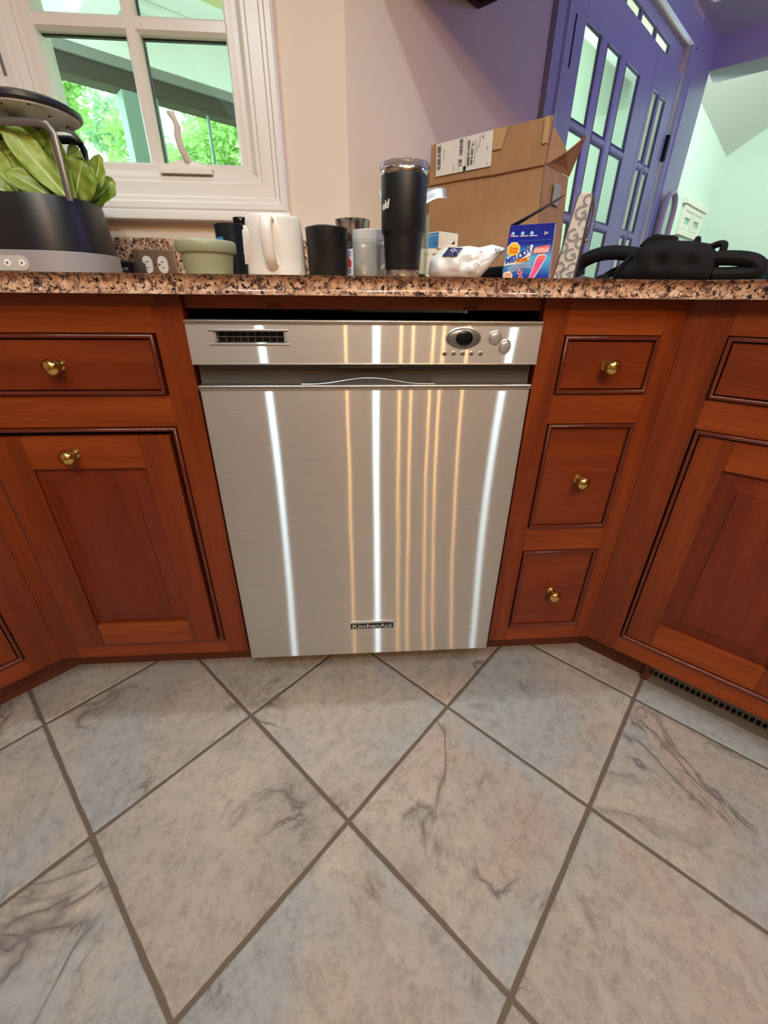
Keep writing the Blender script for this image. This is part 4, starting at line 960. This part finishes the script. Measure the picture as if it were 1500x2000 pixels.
for ch, x, z, a in (('C', .0165, .140, -.9), ('G', .0085, .118, .5), ('C', .0180, .104, -2.2), ('C', .0020, .0850, .5), ('G', .0010, .0815, .5), ('C', .0170, .0680, .4), ('C', -.0115, .0640, 3.4), ('G', .0035, .0480, .5), ('C', -.0120, .0300, -2.4), ('C', .0135, .0290, -2.6), ('G', .0010, .0140, .5), ('C', -.0200, .0120, 3.3)):
    if (ch, z) == ('C', .0850): continue
    mg_ = text('monogram_print', ch, .031 if ch == 'G' else .026, 'mono', pu, (x, -.0122, z), roll=a, bold=.0009)
    cb_ = bmesh.new(); cb_.from_mesh(mg_.data); off_ = Vector(mg_.location)
    for (ax, az_), (bx, bz) in ((pf[7], pf[0]), (pf[6], pf[7]), (pf[1], pf[2]), (pf[2], pf[3]), (pf[0], pf[1]), (pf[4], pf[5])):
        nr_ = Vector((bz - az_, 0, ax - bx)).normalized()           # outward of the purse's front face
        bmesh.ops.bisect_plane(cb_, geom=cb_.verts[:] + cb_.edges[:] + cb_.faces[:], plane_co=Vector((ax, 0, az_)) - nr_ * .0015 - off_, plane_no=nr_, clear_outer=True)
    cb_.to_mesh(mg_.data); cb_.free()
MB().tube(spline([(.0275, .0, .145), (.0315, .002, .120), (.0300, .0, .095), (.0270, .0, .078)], 6), .0022, 8).build('chain', 'graymet', pu)
MB().lathe([(.0001, -.003), (.004, -.002), (.0046, 0), (.004, .002), (.0001, .003)], 14, (.0275, -.004, .074)).build('clasp', 'brass', pu)

# crumpled tissue by the purse
ts = thing('cloth_strap', 'small dark grey cloth strap lying before the monogram purse', 'strap', (.440, .170, ZT))
MB().loft([[(x, y * (1 - .2 * abs(x) / .03), .004 + .006 * (1 - abs(x) / .035) + dz) for y, dz in ((-.012, -.003), (0, .002), (.012, -.002), (0, -.004))] for x in (-.034, -.018, 0, .018, .034)]).build('strap_end', 'leather', ts, ang=180)

# black padded bundle with straps
bb = thing('padded_carrier', 'black padded fabric carrier with loop straps heaped on right end of the counter', 'carrier', (.425 + PD.x * .30, .425 + PD.y * .30, ZT), -pi / 4)
rings = []
prof = [(-.098, .010, .020, .012), (-.090, .034, .036, .030), (-.070, .058, .048, .054), (-.045, .0745, .056, .068), (-.015, .0795, .060, .074), (.012, .078, .060, .074), (.040, .0755, .058, .072), (.066, .070, .052, .062), (.084, .052, .042, .046), (.094, .020, .024, .018)]
for x, h, dpt, _ in prof:
    ring = []
    for k in range(24):
        a = 2 * pi * k / 24; cy_, sz = cos(a), sin(a); e = .7
        yy = dpt * math.copysign(abs(cy_) ** e, cy_); zz = h * .5 + h * .5 * math.copysign(abs(sz) ** e, sz)
        ring.append((x - .012 * zz / .08 * 0 + .0, yy, zz))
    rings.append(ring)
pad = MB().loft(rings)
bmesh.ops.subdivide_edges(pad.bm, edges=pad.bm.edges[:], cuts=2, use_grid_fill=True)
for v in pad.bm.verts:
    for bx_, bz_ in ((-.052, .046), (-.004, .038), (.048, .034)):
        d2_ = ((v.co.x - bx_) / .011) ** 2 + ((v.co.z - bz_) / .014) ** 2
        if v.co.y < 0: v.co.y += .014 * math.exp(-d2_)
    v.co += Vector((0, 1, .4)) * .004 * noise.noise(v.co * 28)
    v.co.z = max(v.co.z, 0)
pad.build('padded_body', 'fabric', bb, ang=180)
MB().tube(spline([(-.060, -.01, .056), (-.105, -.015, .062), (-.140, -.02, .058), (-.168, -.02, .046), (-.176, -.022, .030), (-.170, -.02, .0165)], 6), [.0165] * 31, 14, flat=(1.3, .85)).build('loop_strap', 'fabric', bb)
MB().tube(spline([(-.07, .02, .030), (-.095, .015, .030), (-.115, .01, .020), (-.125, .01, .0085)], 5), [.008] * 16, 10).build('inner_strap', 'fabric', bb)
MB().tube(spline([(.070, -.01, .042), (.105, -.02, .043), (.140, -.02, .038), (.156, -.02, .027), (.146, -.02, .0165), (.09, -.02, .0155)], 6), [.0135] * 31, 12, flat=(1.5, .95)).build('loop_strap', 'fabric', bb)
MB().tube(spline([(.060, .0, .060), (.078, .0, .068), (.089, -.002, .067), (.090, -.002, .052)], 5), [.0085] * 16, 10, flat=(1.4, .7)).build('strap_loop', 'fabric', bb)
MB().prism([(.034, .068), (.050, .068), (.046, .084), (.039, .084)], -.008, .008, to=lambda q_, h: (q_[0], h, q_[1])).build('tab', 'fabric', bb, bevel=.003)
MB().prism([(-.060, .070), (-.046, .086), (-.032, .092), (-.014, .088), (.006, .087), (.007, .070)], -.02, .02, to=lambda q_, h: (q_[0], h, q_[1])).build('top_fold', 'fabric', bb, bevel=.005, seg=3)
MB().tube(spline([(-.088, -.045, .006), (-.075, -.047, .030), (-.058, -.044, .052)], 5), .0035, 8, flat=(1.6, .5)).build('edge_binding', 'blackpl', bb)
MB().prism([(-.13, .0), (-.098, .0), (-.094, .010), (-.110, .020), (-.122, .016)], -.045, -.02, to=lambda q_, h: (q_[0], h, q_[1])).build('strap_end', 'fabric', bb, bevel=.002)
MB().box(-.094, -.060, -.070, -.050, 0, .009).build('buckle', 'blackpl', bb, bevel=.003)
tc_ = thing('folded_cloth', 'dark teal folded cloth at the far right edge of the counter', 'cloth', (.425 + PD.x * .47, .425 + PD.y * .47, ZT), -pi / 4)
MB().box(-.03, .06, .02, .14, 0, .032).build('cloth_fold', 'teal', tc_, bevel=.010, seg=4); MB().box(-.025, .055, .025, .135, .0325, .042).build('cloth_fold', 'teal', tc_, bevel=.004, seg=3)

# ------------------------------------------------------------------ outside the window: porch and trees
B0 = Vector((-.87, 3.5, 0)); PA_ = pi / 2 - radians(50.5)
po = thing('porch', 'white ceilinged porch with dark beam and green post outside the window', 'porch', tuple(B0), PA_)
box('beam', 'beam', po, -3.2, 2.6, 0, .14, 2.07, 2.165, bevel=.004)
box('beam_trim', 'beamtrim', po, -3.2, 2.6, -.02, .16, 2.165, 2.215, bevel=.004)
for x0, x1, m in ((-.815, -.705, 'post'), (-.690, -.59, 'post')): box('post', m, po, x0, x1, .0, .13, -.4, 2.07, bevel=.006)
for x in (-1.153, -.222, .75, -1.9): box('screen_rod', 'post', po, x - .008, x + .008, .05, .07, -.4, 2.07, bevel=0)
box('porch_ceiling', 'porch', po, -3.2, 2.6, -2.55, .16, 2.46, 2.5, bevel=0)
for y in [-.15 - i * .30 for i in range(8)]: box('ceiling_batten', 'porch', po, -3.2, 2.6, y - .035, y + .035, 2.432, 2.46, bevel=.006)
box('ceiling_edge', 'porch', po, -3.2, 2.6, -.03, .17, 2.215, 2.47, bevel=.01)
box('cross_beam', 'porch', po, -1.02, -.84, -2.3, 0, 2.30, 2.46, bevel=.012)
box('yellow_ceiling_panel', mat('porch_pale_yellow', (220, 214, 150), .4), po, -.45, -.05, -.62, -.50, 2.42, 2.44)  # flat pale yellow panel under the porch ceiling
gd = MB().box(-14, 3, 2.6, 22, -.6, -.5).build('ground', 'ground', smooth=False); tag(gd, 'green lawn outside beyond the porch', 'lawn', kind='structure')
def tree(label, x, y, h, rad, m, n):
    t = thing('tree', label, 'tree', (x, y, -.5), group='trees beyond the porch')
    MB().tube([(0, 0, 0), (.05, .02, h * .35), (.0, .05, h * .75)], [.09, .07, .03], 10).build('trunk', 'bark', t)
    V, F = [], []
    cl_ = []
    while len(cl_) < 40:
        q = Vector((random.uniform(-1, 1), random.uniform(-1, 1), random.uniform(-1, 1)))
        if q.length < 1: cl_.append(Vector((q.x * rad, q.y * rad, h * .62 + q.z * h * .36)))
    for i in range(n):
        c_ = random.choice(cl_) + Vector((random.gauss(0, 1), random.gauss(0, 1), random.gauss(0, .8))).normalized() * random.random() ** .5 * .30
        s_ = random.uniform(.03, .075); a_ = Vector((random.gauss(0, 1), random.gauss(0, 1), random.gauss(0, .5))).normalized(); b_ = a_.orthogonal().normalized()
        b_ = (b_ + a_.cross(b_) * random.uniform(-1, 1)).normalized()
        k = len(V); V += [c_ + a_ * s_, c_ + b_ * s_ * .5, c_ - a_ * s_, c_ - b_ * s_ * .5]; F.append((k, k + 1, k + 2, k + 3))
    me = bpy.data.meshes.new('foliage'); me.from_pydata(V, [], F); me.materials.append(M[m]); o = bpy.data.objects.new('foliage', me); COL.objects.link(o); o.parent = t; o['kind'] = 'stuff'
for i, (x, y, h, r_, m, n_) in enumerate(((-3.95, 6.7, 5.0, .95, 'tree', 11000), (-1.45, 7.0, 5.2, .95, 'tree', 11000), (-5.4, 9.6, 6.6, 1.05, 'tree2', 11000), (-2.75, 9.5, 6.4, 1.05, 'tree2', 11000), (-.15, 9.8, 6.2, 1.05, 'tree', 9000))):
    tree(('bright green leafy tree seen through the lower left pane', 'bright green tree right of the porch post, seen through the lower right pane', 'pale blue-green tree far behind at left', 'pale blue-green tree behind the porch post', 'leafy tree farthest right beyond the porch')[i], x, y, h, r_, m, n_)
lamp('sun', 'SUN', (-4, 12, 9), 2.2, (1, 1, .88), (-2.2, 5, 0), angle=.05)
